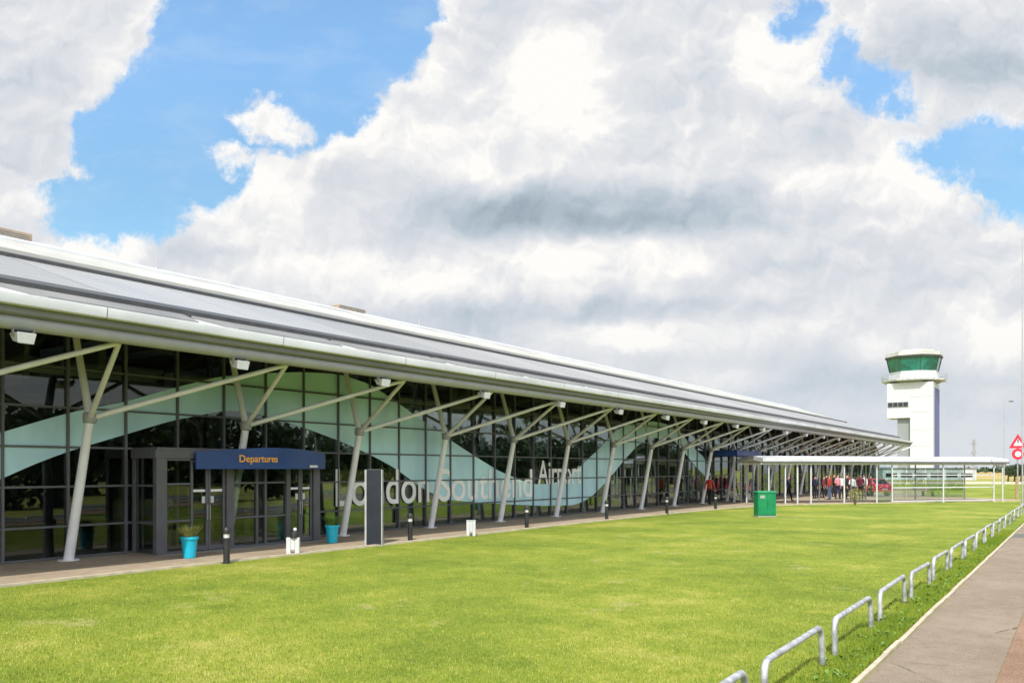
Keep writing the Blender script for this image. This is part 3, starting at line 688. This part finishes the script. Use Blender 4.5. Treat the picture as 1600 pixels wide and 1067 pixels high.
b = MB(); b.box((-.16, -.06, .502), (.16, .06, .52)); b.build('cap', 'whitepaint', t)
# totem
x, yy = G(584, 852)
t = thing('sign_totem', 'tall navy sign totem with pale metal edges at the lawn edge', 'sign', (x, yy, 0), PHI-.02)
b = MB(); b.box((-.19, -.09, .03), (.23, .09, 2.2)); b.build('panel', 'totem', t, bevel=.006)
b = MB(); b.box((-.245, -.10, .0), (-.192, .10, 2.19)); b.build('edge_trim', 'alu', t); b = MB(); b.box((.232, -.10, 0), (.262, .10, 2.19)); b.build('edge_trim', 'alu', t)
b = MB(); b.box((-.26, -.13, -.02), (.28, .13, .028)); b.build('base_plate', 'steelgrey', t)
# planters
for (u, y, lab) in ((296, 873, 'turquoise tapered planter with dry grasses left of the porch doors'), (519, 849, 'turquoise tapered planter with leafy tuft right of the porch')):
    x, yy = G(u, y); t = thing('planter', lab, 'planter', (x, yy, .025), 0, 'turquoise planters beside the porch')
    b = MB(); b.lathe((0, 0, 0), [(.135, 0), (.145, .01), (.19, .46), (.215, .465), (.215, .53), (.195, .53), (.185, .47)], 24); b.build('pot', 'teal', t, smooth=True)
    b = MB(); b.lathe((0, 0, .47), [(.18, 0), (.1, .02), (.02, .03)], 16); b.build('soil', 'soil', t)
    b = MB()
    for k in range(330):
        a = random.uniform(0, 6.28); r = random.uniform(0, .13); l = random.uniform(.12, .33); o_ = random.uniform(.2, 1.1)
        p = Vector((r*math.cos(a), r*math.sin(a), .49)); q = p+Vector((math.cos(a)*o_*l, math.sin(a)*o_*l, l)); sd = Vector((-math.sin(a), math.cos(a), 0))*random.uniform(.006, .018)
        mdl = (p+q)/2+Vector((0, 0, .03)); b.add([p-sd*.5, p+sd*.5, mdl+sd, q, mdl-sd], [(0, 1, 2, 3, 4)])
    b.build('plant', 'dryplant' if u < 400 else 'leafbright', t)
# hoop rails
def hoop(label):
    t = thing('hoop_rail', label, 'hoop rail', (0, 0, 0), 0, 'galvanised hoop rails between lawn and footpath')
    L_ = 2.08; pts = [(0, 0, -.08), (0, 0, .30)]; r = .13
    for k in range(1, 7): a = math.pi/2*k/6; pts.append((0, r-r*math.cos(a), .30+r*math.sin(a)))
    for k in range(0, 7): a = math.pi/2*k/6; pts.append((0, L_-r+r*math.sin(a), .30+r*math.cos(a)))
    pts.append((0, L_, -.08)); b = MB(); b.tube(pts, .034, 14); b.build('rail', 'galv', t, smooth=True)
    b = MB(); b.lathe((0, 0, -.03), [(.085, 0), (.08, .035), (.04, .04)], 12); b.lathe((0, L_, -.03), [(.085, 0), (.08, .035), (.04, .04)], 12); b.build('footing', 'soil', t)
    return t
orn = ['nearest', 'second nearest', 'third nearest', 'fourth nearest', 'fifth nearest', 'sixth nearest', 'seventh nearest', 'eighth nearest']
h0 = None
for i in range(23):
    lab = f'galvanised hoop rail, {orn[i]} of the row beside the footpath' if i < 8 else 'small distant galvanised hoop rail in the far run beside the footpath'
    if i == 0: lab = 'galvanised hoop rail cut off by the bottom of the photo, nearest of the row'
    h0 = hoop(lab) if h0 is None else copy_tree(h0)
    h0.location = (-2.4+random.uniform(-.012, .012), 5.0+2.64*i, random.uniform(-.012, .008)); h0.rotation_euler = (random.uniform(-.012, .012), random.uniform(-.035, .035), random.uniform(-.006, .006)); h0['label'] = lab
# green cabinet
x, yy = G(1195, 807)
t = thing('utility_cabinet', 'bright green metal utility cabinet standing alone on the lawn', 'cabinet', (x, yy, 0), PHI+.12)
b = MB(); b.box((-.44, -.25, .06), (.44, .25, 1.12)); b.build('body', 'green', t, bevel=.02)
b = MB(); b.add([(-.47, -.28, 1.122), (.47, -.28, 1.122), (.47, .28, 1.122), (-.47, .28, 1.122), (-.43, -.22, 1.20), (.43, -.22, 1.20), (.43, .22, 1.20), (-.43, .22, 1.20)], [(0,3,2,1),(4,5,6,7),(0,1,5,4),(1,2,6,5),(2,3,7,6),(3,0,4,7)]); b.build('lid', 'green', t, bevel=.008)
for s in (-1, 1):
    b = MB(); x0, x1 = (-.41, -.005) if s < 0 else (.005, .41); b.box((x0, -.268, .12), (x1, -.252, 1.08)); dr = b.build('door', 'green', t, bevel=.004)
b = MB(); b.box((.03, -.29, .58), (.05, -.269, .74)); b.build('handle', 'dark', dr)
b = MB(); b.box((-.33, -.273, .86), (-.11, -.2685, 1.0)); b.build('notice_plate', 'alu', dr)
b = MB(); b.box((-.46, -.27, -.03), (.46, .27, .058)); b.build('plinth', 'steelgrey', t)

# ------------------------------------------------------------------ covered walkway
A = Vector((*Zd(1190, 51.5), 0)); B = Vector((*Zd(1573, 57), 0)); ex = (B-A).normalized(); LN = (B-A).length; ang = math.atan2(ex.y, ex.x)
t = thing('walkway_shelter', 'long low covered walkway with white posts and glazed screens beyond the lawn', 'shelter', A, ang)
b = MB(); b.prism([(-.15, 2.62), (-.15, 2.90), (1.3, 3.06), (2.75, 2.86), (2.75, 2.62), (2.6, 2.66), (1.3, 2.86), (0, 2.66)], 'x', 0, LN); b.build('roof', 'white', t)
b = MB(); b.box((-.05, -.2, 2.60), (LN+.05, -.152, 2.70)); b.build('fascia', 'frame', t)
b = MB(); b.box((0, .02, 2.50), (LN, .10, 2.60)); b.box((0, 2.5, 2.50), (LN, 2.58, 2.60)); b.build('edge_beam', 'steel', t)
def lx(u):
    k = (u-800)/1300; Fd = Vector((-SP, CP, 0)); Rd = Vector((CP, SP, 0)); Dv = Fd+Rd*k
    # intersect ray with the shelter's front line
    M_ = Matrix(((Dv.x, -ex.x), (Dv.y, -ex.y))); s_ = M_.inverted() @ Vector((A.x, A.y)); return s_[1]
for u in (1202, 1228, 1247, 1268, 1320, 1371, 1395, 1475, 1554):
    for yy in (.06, 2.54):
        if yy > 1 and u in (1228, 1268): continue
        b = MB(); xx = lx(u); b.cyl((xx, yy, 0), (xx, yy, 2.5), .05, n=12); b.cyl((xx, yy, 0), (xx, yy, .02), .1, n=12); b.build('post', 'whitepaint', t, smooth=True)
b = MB(); b.cyl((LN-.3, .06, 0), (LN-.3, .06, 2.5), .05, n=12); b.build('post', 'whitepaint', t, smooth=True)
xa, xb = lx(1395), lx(1554)
for z in (1.0, 1.82, .12):
    b = MB(); b.box((xa+.06, .03, z-.035), (xb-.06, .09, z+.035)); b.build('rail', 'whitepaint', t)
kk = 5
for i in range(kk):
    x0 = xa+.1+(xb-xa-.2)*i/kk; x1 = xa+.1+(xb-xa-.2)*(i+1)/kk-.05
    b = MB(); b.box((x0, 2.5, .2), (x1, 2.512, 2.3)); b.build('glass_panel', 'glass2', t)
for i in range(2):
    x0 = lx(1371)+.06; x1 = lx(1395)-.06; b = MB(); yy = .05 if i else 2.5; b.box((x0, yy, .1), (x1, yy+.012, 2.4)); b.build('glass_panel', 'glass2', t)
x0 = lx(1240)
b = MB(); b.box((lx(1228)+.1, 2.45, .1), (lx(1247)-.1, 2.47, 2.2)); b.build('glass_panel', 'glass2', t)
# low seat seen through the screen
x, yy = Zd(1450, 68)
t = thing('bench', 'dark low bench on the grass behind the walkway screen', 'bench', (x, yy, 0), PHI)
b = MB()
for k in range(3): b.box((-.5, -.2+.14*k, .4), (.5, -.08+.14*k, .43))
b.build('seat', 'black', t)
for sx in (-.4, .4):
    b = MB(); b.box((sx-.03, -.18, 0), (sx+.03, .18, .398)); b.build('leg', 'black', t)

# ------------------------------------------------------------------ control tower
TY = 228.
def tx(u, Y=TY):
    k = (u-800)/1300; return (k*CP-SP)*Y/(CP+SP*k)
t = thing('control_tower', 'white control tower with green glazed cab beyond the end of the terminal', 'control tower', (0, 0, 0))
xl, xm, xrr = tx(1386), tx(1422), tx(1458)
b = MB(); b.box((xm, TY, 0), (xrr, TY+11.5, 23.9)); b.box((xl, TY-.0, 15.1), (xm-.01, TY+7, 23.9)); b.build('shaft', 'whitepaint', t)
b = MB()
for zq in (4., 8., 12., 16.4, 20.2): b.box((xm+.02, TY-.012, zq), (xrr-.02, TY-.004, zq+.07))
b.build('cladding_joint', 'greyrecess', t)
b = MB(); b.box((tx(1401), TY+1, 0), (xm-.02, TY+9, 15.05)); b.build('stair_core', 'greyrecess', t)
b = MB(); b.box((xrr+.005, TY+2.2, 0), (xrr+.12, TY+10.2, 22.6)); b.build('blue_cladding', 'bluewall', t)
b = MB(); b.box((xl+.2, TY-.06, 17.8), (tx(1419), TY+.05, 19.1)); w = b.build('window', 'carglass', t)
b = MB()
for k in range(5): xx = xl+.2+(tx(1419)-xl-.2)*k/4; b.box((xx-.06, TY-.1, 17.8), (xx+.06, TY-.061, 19.1))
for zq in (17.8, 19.0): b.box((xl+.14, TY-.11, zq), (tx(1419)+.06, TY-.09, zq+.1))
b.build('frame', 'greyrecess', w)
cx, cy = tx(1428, TY+5.5), TY+5.5
def octo(b, z0, z1, r0, r1, n=8, ph=math.pi/8):
    vs = [(cx+r*math.cos(ph+2*math.pi*k/n), cy+r*math.sin(ph+2*math.pi*k/n), z) for z, r in ((z0, r0), (z1, r1)) for k in range(n)]
    b.add(vs, [tuple(range(n))[::-1], tuple(range(n, 2*n))]+[(i, (i+1) % n, n+(i+1) % n, n+i) for i in range(n)])
b = MB(); octo(b, 23.91, 24.4, 5.9, 6.6); b.build('corbel', 'greyrecess', t)
b = MB(); octo(b, 24.41, 24.8, 7.7, 7.8); octo(b, 24.81, 26.3, 6.1, 5.9); b.build('gallery', 'whitepaint', t)
b = MB()
for k in range(32):
    a = 2*math.pi*k/32; b.cyl((cx+7.6*math.cos(a), cy+7.6*math.sin(a), 24.8), (cx+7.6*math.cos(a), cy+7.6*math.sin(a), 25.9), .05, n=6)
n8 = [(cx+7.62*math.cos(2*math.pi*k/32), cy+7.62*math.sin(2*math.pi*k/32)) for k in range(33)]
for z in (25.3, 25.9):
    for k in range(32): b.cyl((*n8[k], z), (*n8[k+1], z), .05, n=6)
b.build('railing', 'alu', t)
b = MB(); octo(b, 26.31, 26.9, 5.75, 5.85); b.build('cab_base', 'whitepaint', t)
b = MB(); octo(b, 26.91, 30.3, 5.75, 6.5); cg = b.build('cab_glazing', 'cabglass', t)
b = MB()
for k in range(8):
    a = math.pi/8+2*math.pi*k/8
    b.cyl((cx+5.8*math.cos(a), cy+5.8*math.sin(a), 26.9), (cx+6.55*math.cos(a), cy+6.55*math.sin(a), 30.3), .1, n=6)
b.build('frame', 'dark', cg)
b = MB(); octo(b, 30.31, 30.75, 6.9, 6.95); b.build('eave_band', 'dark', t)
b = MB(); octo(b, 30.76, 31.7, 6.95, 6.7); octo(b, 31.7, 32.2, 5.6, 5.2); b.build('cab_roof', 'ridge', t)
for (dx, h) in ((-2, 2.3), (1.5, 1.6), (3.2, 2.8)):
    b = MB(); b.cyl((cx+dx, cy, 32.2), (cx+dx, cy, 32.2+h), .04, .02, 6); b.build('aerial', 'alu', t)

# ------------------------------------------------------------------ far background
x, yy = Zd(1452, 170)
t = thing('low_building', 'long low white building with a pale band of windows behind the walkway screen', 'building', (x, yy, 0), PHI-.15)
b = MB(); b.box((-9, 0, 0), (9, 8, 2.3)); b.build('wall', 'white', t); b = MB(); b.box((-9.2, -.2, 2.3), (9.2, 8.2, 2.5)); b.build('roof', 'roofgrey', t)
for k in range(6):
    b = MB(); b.box((-8.4+k*2.9, -.03, .6), (-6.2+k*2.9, -.005, 1.4)); b.build('window', 'carglass', t)
def foliage(b, cx, cy, z0, rx, ry, rzv, num, s, seed=0):
    rg = random.Random(seed)
    for k in range(num):
        while True:
            p = Vector((rg.uniform(-1, 1), rg.uniform(-1, 1), rg.uniform(-1, 1)))
            if p.length < 1 and p.length > .25: break
        c = Vector((cx+p.x*rx, cy+p.y*ry, max(.05, z0+p.z*rzv))); a = Vector((rg.gauss(0, 1), rg.gauss(0, 1), rg.gauss(0, 1))).normalized(); e = a.orthogonal().normalized()*s*rg.uniform(.5, 1.3); f = a.cross(e)
        b.add([c-e-f*.6, c+e-f*.5, c+e*.9+f*.6, c-e*.8+f*.7], [(0, 1, 2, 3)])
def tree(u, z, h, w, label, seed, cat='tree', grp='far trees on the horizon'):
    x, y = Zd(u, z); t = thing('broadleaf_tree', label, cat, (x, y, 0), 0, grp)
    b = MB(); b.cyl((0, 0, -.1), (.1, 0, h*.45), .16, .1, 8); b.cyl((.1, 0, h*.42), (w*.2, .2, h*.75), .08, .03, 6); b.cyl((.1, 0, h*.4), (-w*.25, -.2, h*.7), .08, .03, 6); b.build('trunk', 'twig', t, smooth=True)
    b = MB(); rg = random.Random(seed)
    for k in range(7): foliage(b, rg.uniform(-.28, .28)*w, rg.uniform(-.2, .2)*w, h*rg.uniform(.42, .8), w*.26, w*.24, h*.19, 170, .16*h/5, seed*31+k)
    b.build('crown', 'leafdark', t)
tl = [(1575, 150, 3.2, 5), (1585, 152, 3.5, 5.5), (1595, 149, 3.3, 5.5), (1606, 151, 3.6, 6), (1620, 150, 4.5, 6), (1640, 152, 5, 7), (1662, 150, 5, 7)]
tn = ['dark bushy tree, leftmost of the clump behind the red sign', 'dark bushy tree just left of the red sign', 'dark bushy tree directly behind the red sign', 'dark bushy tree at the right edge of the photo']
for i, a in enumerate(tl): tree(*a, tn[i] if i < 4 else 'dark bushy tree beyond the right edge of the photo', i+5)
# hedges far off on the horizon
hb = MB(); rg = random.Random(4)
for k in range(60):
    x, y = Zd(1480+k*5+rg.uniform(-4, 4), 420+rg.uniform(-20, 20)); foliage(hb, x, y, .6, 5, 4, 1.6+rg.uniform(0, 1), 60, .9, k)
tag(hb.build('far_hedge', 'leafdark'), 'dark line of far woodland along the horizon', 'woodland', kind='stuff')
# tree belt across the road, seen only mirrored in the glass
hb = MB(); rg = random.Random(9)
for k in range(90):
    foliage(hb, 28+rg.uniform(-2, 2), -25+k*2.1, 2.8+rg.uniform(-.5, 1.6), 2.6, 2.3, 3.6, 420, .34, 500+k)
tag(hb.build('tree_belt', 'leafdark'), 'dense belt of trees across the road, mirrored in the terminal glass', 'trees', kind='stuff')

# small distant masts, lamps, signs
x, yy = Zd(1597.5, 52)
t = thing('mast', 'very tall thin grey mast at the right edge of the photo', 'mast', (x, yy, -.02))
b = MB(); b.cyl((0, 0, 0), (0, 0, 16.7), .05, .022, 10); b.build('pole', 'alu', t, smooth=True); b = MB(); b.cyl((0, 0, 0), (0, 0, .1), .2, .2, 12); b.build('base', 'alu', t)
x, yy = Zd(1569, 120)
t = thing('street_lamp', 'slender grey street lamp with a short arm left of the red sign', 'street lamp', (x, yy, -.02), PHI)
b = MB(); b.cyl((0, 0, 0), (0, 0, 11.9), .08, .045, 8); b.cyl((0, 0, 11.9), (.7, 0, 11.98), .035, .03, 8); b.build('pole', 'alu', t); b = MB(); b.lathe((1.0, 0, 11.92), [(.1, 0), (.42, .05), (.36, .14), (.05, .18)], 12, .4); b.build('lamp_head', 'dark', t, smooth=True)
x, yy = Zd(1522, 160)
t = thing('radio_mast', 'short lattice aerial mast with two cross platforms right of the control tower', 'mast', (x, yy, -.02), PHI)
b = MB()
for sx, sy in ((-1, -1), (1, -1), (1, 1), (-1, 1)): b.cyl((sx*.25, sy*.25, 0), (sx*.1, sy*.1, 8.), .03, n=6)
for k in range(12): b.cyl((-.25+.0125*k, -.25, k*.66), (.25-.0125*k, -.25, k*.66+.66), .02, n=5); b.cyl((.25-.0125*k, .25, k*.66), (-.25+.0125*k, .25, k*.66+.66), .02, n=5)
b.build('lattice', 'steelgrey', t)
for z, wv in ((5.2, .6), (7.0, .5)):
    b = MB(); b.box((-wv, -.2, z), (wv, .2, z+.12)); b.cyl((-wv*.6, 0, z+.12), (-wv*.6, 0, z+.8), .05, n=6); b.cyl((wv*.4, 0, z+.12), (wv*.4, 0, z+.7), .06, n=6); b.build('platform', 'steelgrey', t)
# red traffic sign
x, yy = Zd(1590, 60)
t = thing('road_sign', 'red bordered triangular warning sign above a red roundel on a post', 'road sign', (x, yy, 0), PHI-.2)
b = MB(); b.cyl((0, 0, -.1), (0, 0, 4.6), .045, n=10); b.build('post', 'steelgrey', t)
def tri(s, z, y0, y1): return [(-s, z), (s, z), (0, z+s*1.73)]
b = MB(); b.prism(tri(.60, 3.72, 0, 0), 'y', -.07, -.05); b.build('sign_plate', 'signred', t); b = MB(); b.prism(tri(.30, 3.90, 0, 0), 'y', -.08, -.072); b.build('sign_face', 'white_cloth', t)
b = MB(); b.prism([(-.035, 4.08), (.035, 4.08), (.05, 4.34), (-.05, 4.34)], 'y', -.09, -.082); b.prism([(-.035, 3.96), (.035, 3.96), (.035, 4.02), (-.035, 4.02)], 'y', -.09, -.082); b.build('symbol', 'black', t)
b = MB(); b.cyl((0, -.05, 3.3), (0, -.07, 3.3), .4, n=24); b.build('sign_plate', 'signred', t); b = MB(); b.cyl((0, -.072, 3.3), (0, -.08, 3.3), .2, n=24); b.build('sign_face', 'white_cloth', t)
x, yy = Zd(1588, 62)
t = thing('wooden_post', 'orange brown wooden post at the far end of the hoop rails', 'post', (x, yy, 0), .2)
b = MB(); b.box((-.06, -.06, -.05), (.06, .06, 1.5)); b.build('post', mat('weathered_wood', (.42, .22, .07), .8, vary=.2, vscale=8), t, bevel=.01); b = MB(); b.add([(-.07, -.07, 1.5), (.07, -.07, 1.5), (.07, .07, 1.5), (-.07, .07, 1.5), (0, 0, 1.58)], [(0, 1, 4), (1, 2, 4), (2, 3, 4), (3, 0, 4), (3, 2, 1, 0)]); b.build('cap', 'twig', t)
# dry shrub near the shelter
x, yy = G(1336, 789)
t = thing('shrub', 'thin pale dry shrub at the pavement edge in front of the crowd', 'shrub', (x, yy, 0)); rg = random.Random(2)
b = MB()
for k in range(14):
    a = rg.uniform(0, 6.28); b.cyl((0, 0, 0), (math.cos(a)*.35*rg.random(), math.sin(a)*.35*rg.random(), rg.uniform(.5, 1.05)), .014, .005, 5)
b.build('stem', 'twig', t); b = MB(); foliage(b, 0, 0, .68, .42, .42, .42, 260, .035, 77); b.build('foliage', 'dryplant', t)
# ------------------------------------------------------------------ red car behind the crowd
x, yy = Zd(1358, 69)
t = thing('parked_car', 'red hatchback parked behind the right end of the crowd', 'car', (x, yy, 0.02), PHI+.25)
prof = [(-1.9, .35), (-1.92, .75), (-1.75, .98), (-1.45, 1.02), (-1.05, 1.40), (.35, 1.44), (1.0, .98), (1.75, .85), (1.95, .62), (1.92, .32)]
vs = []; 
for s in (-1, 1):
    for (px, pz) in prof:
        w = .84 if pz < 1.1 else .66
        vs.append((s*w, px, pz))
nP = len(prof); b = MB(); b.add(vs, [tuple(range(nP)), tuple(range(2*nP-1, nP-1, -1))]+[(i, (i+1) % nP, nP+(i+1) % nP, nP+i) for i in range(nP)])
b.build('body', 'carred', t, bevel=.05, smooth=True)
b = MB(); b.add([(-.62, -1.50, 1.04), (.62, -1.50, 1.04), (.56, -1.13, 1.36), (-.56, -1.13, 1.36)], [(0, 1, 2, 3)]); b.build('rear_window', 'carglass', t)
b = MB()
for s in (-1, 1): b.add([(s*.80, -1.2, 1.06), (s*.80, .75, 1.06), (s*.685, .3, 1.37), (s*.685, -.95, 1.35)], [(0, 1, 2, 3)])
b.build('side_window', 'carglass', t)
for s in (-1, 1):
    b = MB(); b.box((s*.6-.1, -1.95, .72), (s*.6+.1, -1.90, .88)); b.build('tail_lamp', 'signred', t)
    for yw in (-1.2, 1.25):
        b = MB(); b.cyl((s*.68, yw, .31), (s*.86, yw, .31), .31, n=20); wh = b.build('wheel', 'rubber', t, smooth=True); b = MB(); b.cyl((s*.861, yw, .31), (s*.87, yw, .31), .19, n=16); b.build('rim', 'alu', wh)
b = MB(); b.box((-.26, -1.945, .52), (.26, -1.93, .63)); b.build('number_plate', 'whitepaint', t)

# ------------------------------------------------------------------ people
def body_mesh(pose):
    """one continuous skinned figure, 1.75 m tall, facing -y; returns an evaluated mesh"""
    V = []; Ed = []; Rr = []
    def add(p, r, par=None):
        V.append(p); Rr.append(r if isinstance(r, tuple) else (r, r))
        if par is not None: Ed.append((par, len(V)-1))
        return len(V)-1
    st = pose.get('stride', .0); arm = pose.get('arm', 0.)
    pel = add((0, 0, .95), (.15, .11)); w1 = add((0, 0, 1.08), (.135, .10), pel); ch = add((0, .01, 1.28), (.165, .115), w1); sh = add((0, .01, 1.42), (.12, .085), ch)
    nk = add((0, 0, 1.50), .052, sh); hd = add((0, -.01, 1.60), (.075, .088), nk); add((0, -.005, 1.69), (.068, .08), hd)
    ns = add((0, -.095, 1.60), .012, hd)
    for s in (-1, 1):
        dy = -st*s
        hip = add((s*.09, 0, .90), (.088, .09), pel); kn = add((s*.10, dy*.5-.02, .50), .058, hip); cf = add((s*.10, dy*.85+.01, .33), .056, kn); an = add((s*.10, dy+.03, .09), .038, cf)
        hl = add((s*.10, dy+.03, .045), .042, an); add((s*.115, dy-.13, .03), (.042, .028), hl)
        sj = add((s*.175, .01, 1.40), .062, sh); el = add((s*.235, .03+arm*s*.12, 1.12), .043, sj)
        hz = .88 if not pose.get('hold') or s > 0 else 1.12
        wr = add((s*.25, (-.03 if hz < 1 else -.25)+arm*s*.22, hz), .027, el); py = V[wr][1]; dirz = -1 if hz < 1 else 0; diry = -.3 if hz < 1 else -1
        pm = add((s*.25, py+diry*.05, hz+dirz*.055), (.036, .018) if hz < 1 else (.036, .018), wr)
        for k, l in enumerate((.075, .085, .08, .062)):
            o = (k-1.5)*.019; a_ = add((s*.25, py+o+diry*.06, hz+dirz*.10-(.01 if dirz == 0 else 0)), .009, pm); add((s*.245-s*.012, py+o+diry*(.06+l*.4), hz+dirz*(.10+l*.75)-(.03 if dirz == 0 else 0)), .0075, a_)
        tb = add((s*.235, py-.035+diry*.03, hz+dirz*.045), .010, pm); add((s*.225, py-.055+diry*.03, hz+dirz*.085), .0085, tb)
    me = bpy.data.meshes.new('person'); me.from_pydata(V, Ed, []); me.update()
    o = bpy.data.objects.new('tmp', me); COL.objects.link(o)
    sk = o.modifiers.new('s', 'SKIN'); sk.use_smooth_shade = True
    for i, r in enumerate(Rr): me.skin_vertices[0].data[i].radius = r
    me.skin_vertices[0].data[0].use_root = True
    sb = o.modifiers.new('b', 'SUBSURF'); sb.levels = 1; sb.render_levels = 1
    bpy.context.view_layer.update(); dg = bpy.context.evaluated_depsgraph_get()
    out = bpy.data.meshes.new_from_object(o.evaluated_get(dg)); bpy.data.objects.remove(o); return out
def shell(me, name, keep, off, m, parent):
    bm = bmesh.new(); bm.from_mesh(me); bm.normal_update()
    bmesh.ops.delete(bm, geom=[f for f in bm.faces if not keep(f.calc_center_median())], context='FACES')
    for v in bm.verts: v.co += v.normal*off
    o_ = bpy.data.meshes.new(name); bm.to_mesh(o_); bm.free(); o_.materials.clear(); o_.materials.append(M[m])
    ob = bpy.data.objects.new(name, o_); COL.objects.link(ob); ob.parent = parent
    sm = ob.modifiers.new('solid', 'SOLIDIFY'); sm.thickness = .006; return ob
BODIES = [body_mesh(p) for p in ({'stride': .0}, {'stride': .24, 'arm': .9}, {'stride': .08, 'hold': True})]
for bme in BODIES: bme.materials.clear(); bme.materials.append(M['skin'])
def person(pos, rot, pose, top, legs, label, sleeve=.9, shorts=False, scale=1., longhair=False, hairm='hair', group='people waiting outside the far entrance'):
    t = thing('person', label, 'person', (*pos, .03), rot, group); t.scale = (scale,)*3; bme = BODIES[pose]
    ob = bpy.data.objects.new('body', bme); COL.objects.link(ob); ob.parent = t
    torso = lambda c: .93 < c.z < 1.485 and (abs(c.x) < .20 or c.z > sleeve)
    shell(bme, 'top', torso, .013, top, t)
    shell(bme, 'trousers', lambda c: (.06 if not shorts else .5) < c.z < 1.0 and abs(c.x) < .195, .010, legs, t)
    shell(bme, 'shoes', lambda c: c.z < .085, .008, 'black_cloth', t)
    shell(bme, 'hair', lambda c: (c.z > 1.655 or (c.z > (1.42 if longhair else 1.55) and c.y > .02)) and abs(c.x) < .12 and c.z > 1.4, .014, hairm, t)
    b = MB()
    for s in (-1, 1): b.lathe((s*.028, -.088, 1.617), [(.002, -.006), (.009, 0), (.002, .006)], 8)
    b.build('eyes', 'black_cloth', t); b = MB(); b.box((-.022, -.093, 1.558), (.022, -.084, 1.563)); b.build('mouth', 'maroon_cloth', t)
    b = MB()
    for s in (-1, 1): b.lathe((s*.078, .0, 1.585), [(.004, -.0), (.014, .015), (.014, .03), (.004, .045)], 8)
    b.build('ears', 'skin', t); return t
y_, _z = onX(1109, 18.9)
person((-18.9, y_), 2.6+PHI, 1, 'red_people', 'black_cloth', 'person in a red top and black trousers walking along the pavement', group=None, scale=1.03)
crowd = [(1273, 62, 'navy_cloth', 'black_cloth', 0, 'person in a navy top and black trousers at the left end of the crowd', {}),
 (1280, 64, 'black_cloth', 'navy_cloth', 2, 'person in black standing between the shelter post and a person in tan', {}),
 (1287, 63, 'maroon_cloth', 'black_cloth', 0, 'person in a maroon top beside the shelter post', {'longhair': True}),
 (1296, 60, 'red_people', 'denim', 0, 'person in a bright red top and blue jeans in the middle of the crowd', {}),
 (1303, 66, 'black_cloth', 'black_cloth', 2, 'person in a dark jacket close behind the one in bright red', {}),
 (1309, 61, 'pink_cloth', 'navy_cloth', 2, 'person in a pale pink top and navy trousers', {'longhair': True}),
 (1315, 61.5, 'white_cloth', 'black_cloth', 0, 'person in a white top and black trousers left of the one all in black', {}),
 (1323, 60.5, 'black_cloth', 'black_cloth', 0, 'person all in black between two people in white', {}),
 (1332, 61, 'white_cloth', 'navy_cloth', 2, 'person in a white shirt and navy trousers right of the one all in black', {}),
 (1339, 63, 'maroon_cloth', 'navy_cloth', 1, 'person in a maroon top stepping left behind the dry shrub', {}),
 (1345, 61, 'maroon_cloth', 'black_cloth', 0, 'person in a maroon coat beside the red car', {'longhair': True}),
 (1350, 65, 'white_cloth', 'black_cloth', 0, 'person in a white top behind the red car', {}),
 (1327, 67, 'maroon_cloth', 'black_cloth', 0, 'person in a dark red top at the back of the crowd', {}),
 (1291, 67, 'black_cloth', 'black_cloth', 0, 'person in dark clothes at the back of the crowd near the post', {}),
 (1360, 67, 'maroon_cloth', 'black_cloth', 0, 'person in a maroon top, rightmost at the back of the crowd', {})]
for i, (u, z, tp, lg, ps, lab, kw) in enumerate(crowd):
    person(Zd(u, z), PHI+random.uniform(-1.2, 1.2)+(0 if i % 3 else math.pi), ps, tp, lg, lab, scale=random.uniform(.94, 1.04), **kw)
x, yy = Zd(1232, 57)
person((x, yy), PHI+1.3, 1, 'navy_cloth', 'black_cloth', 'person in a navy top walking behind the left posts of the walkway')
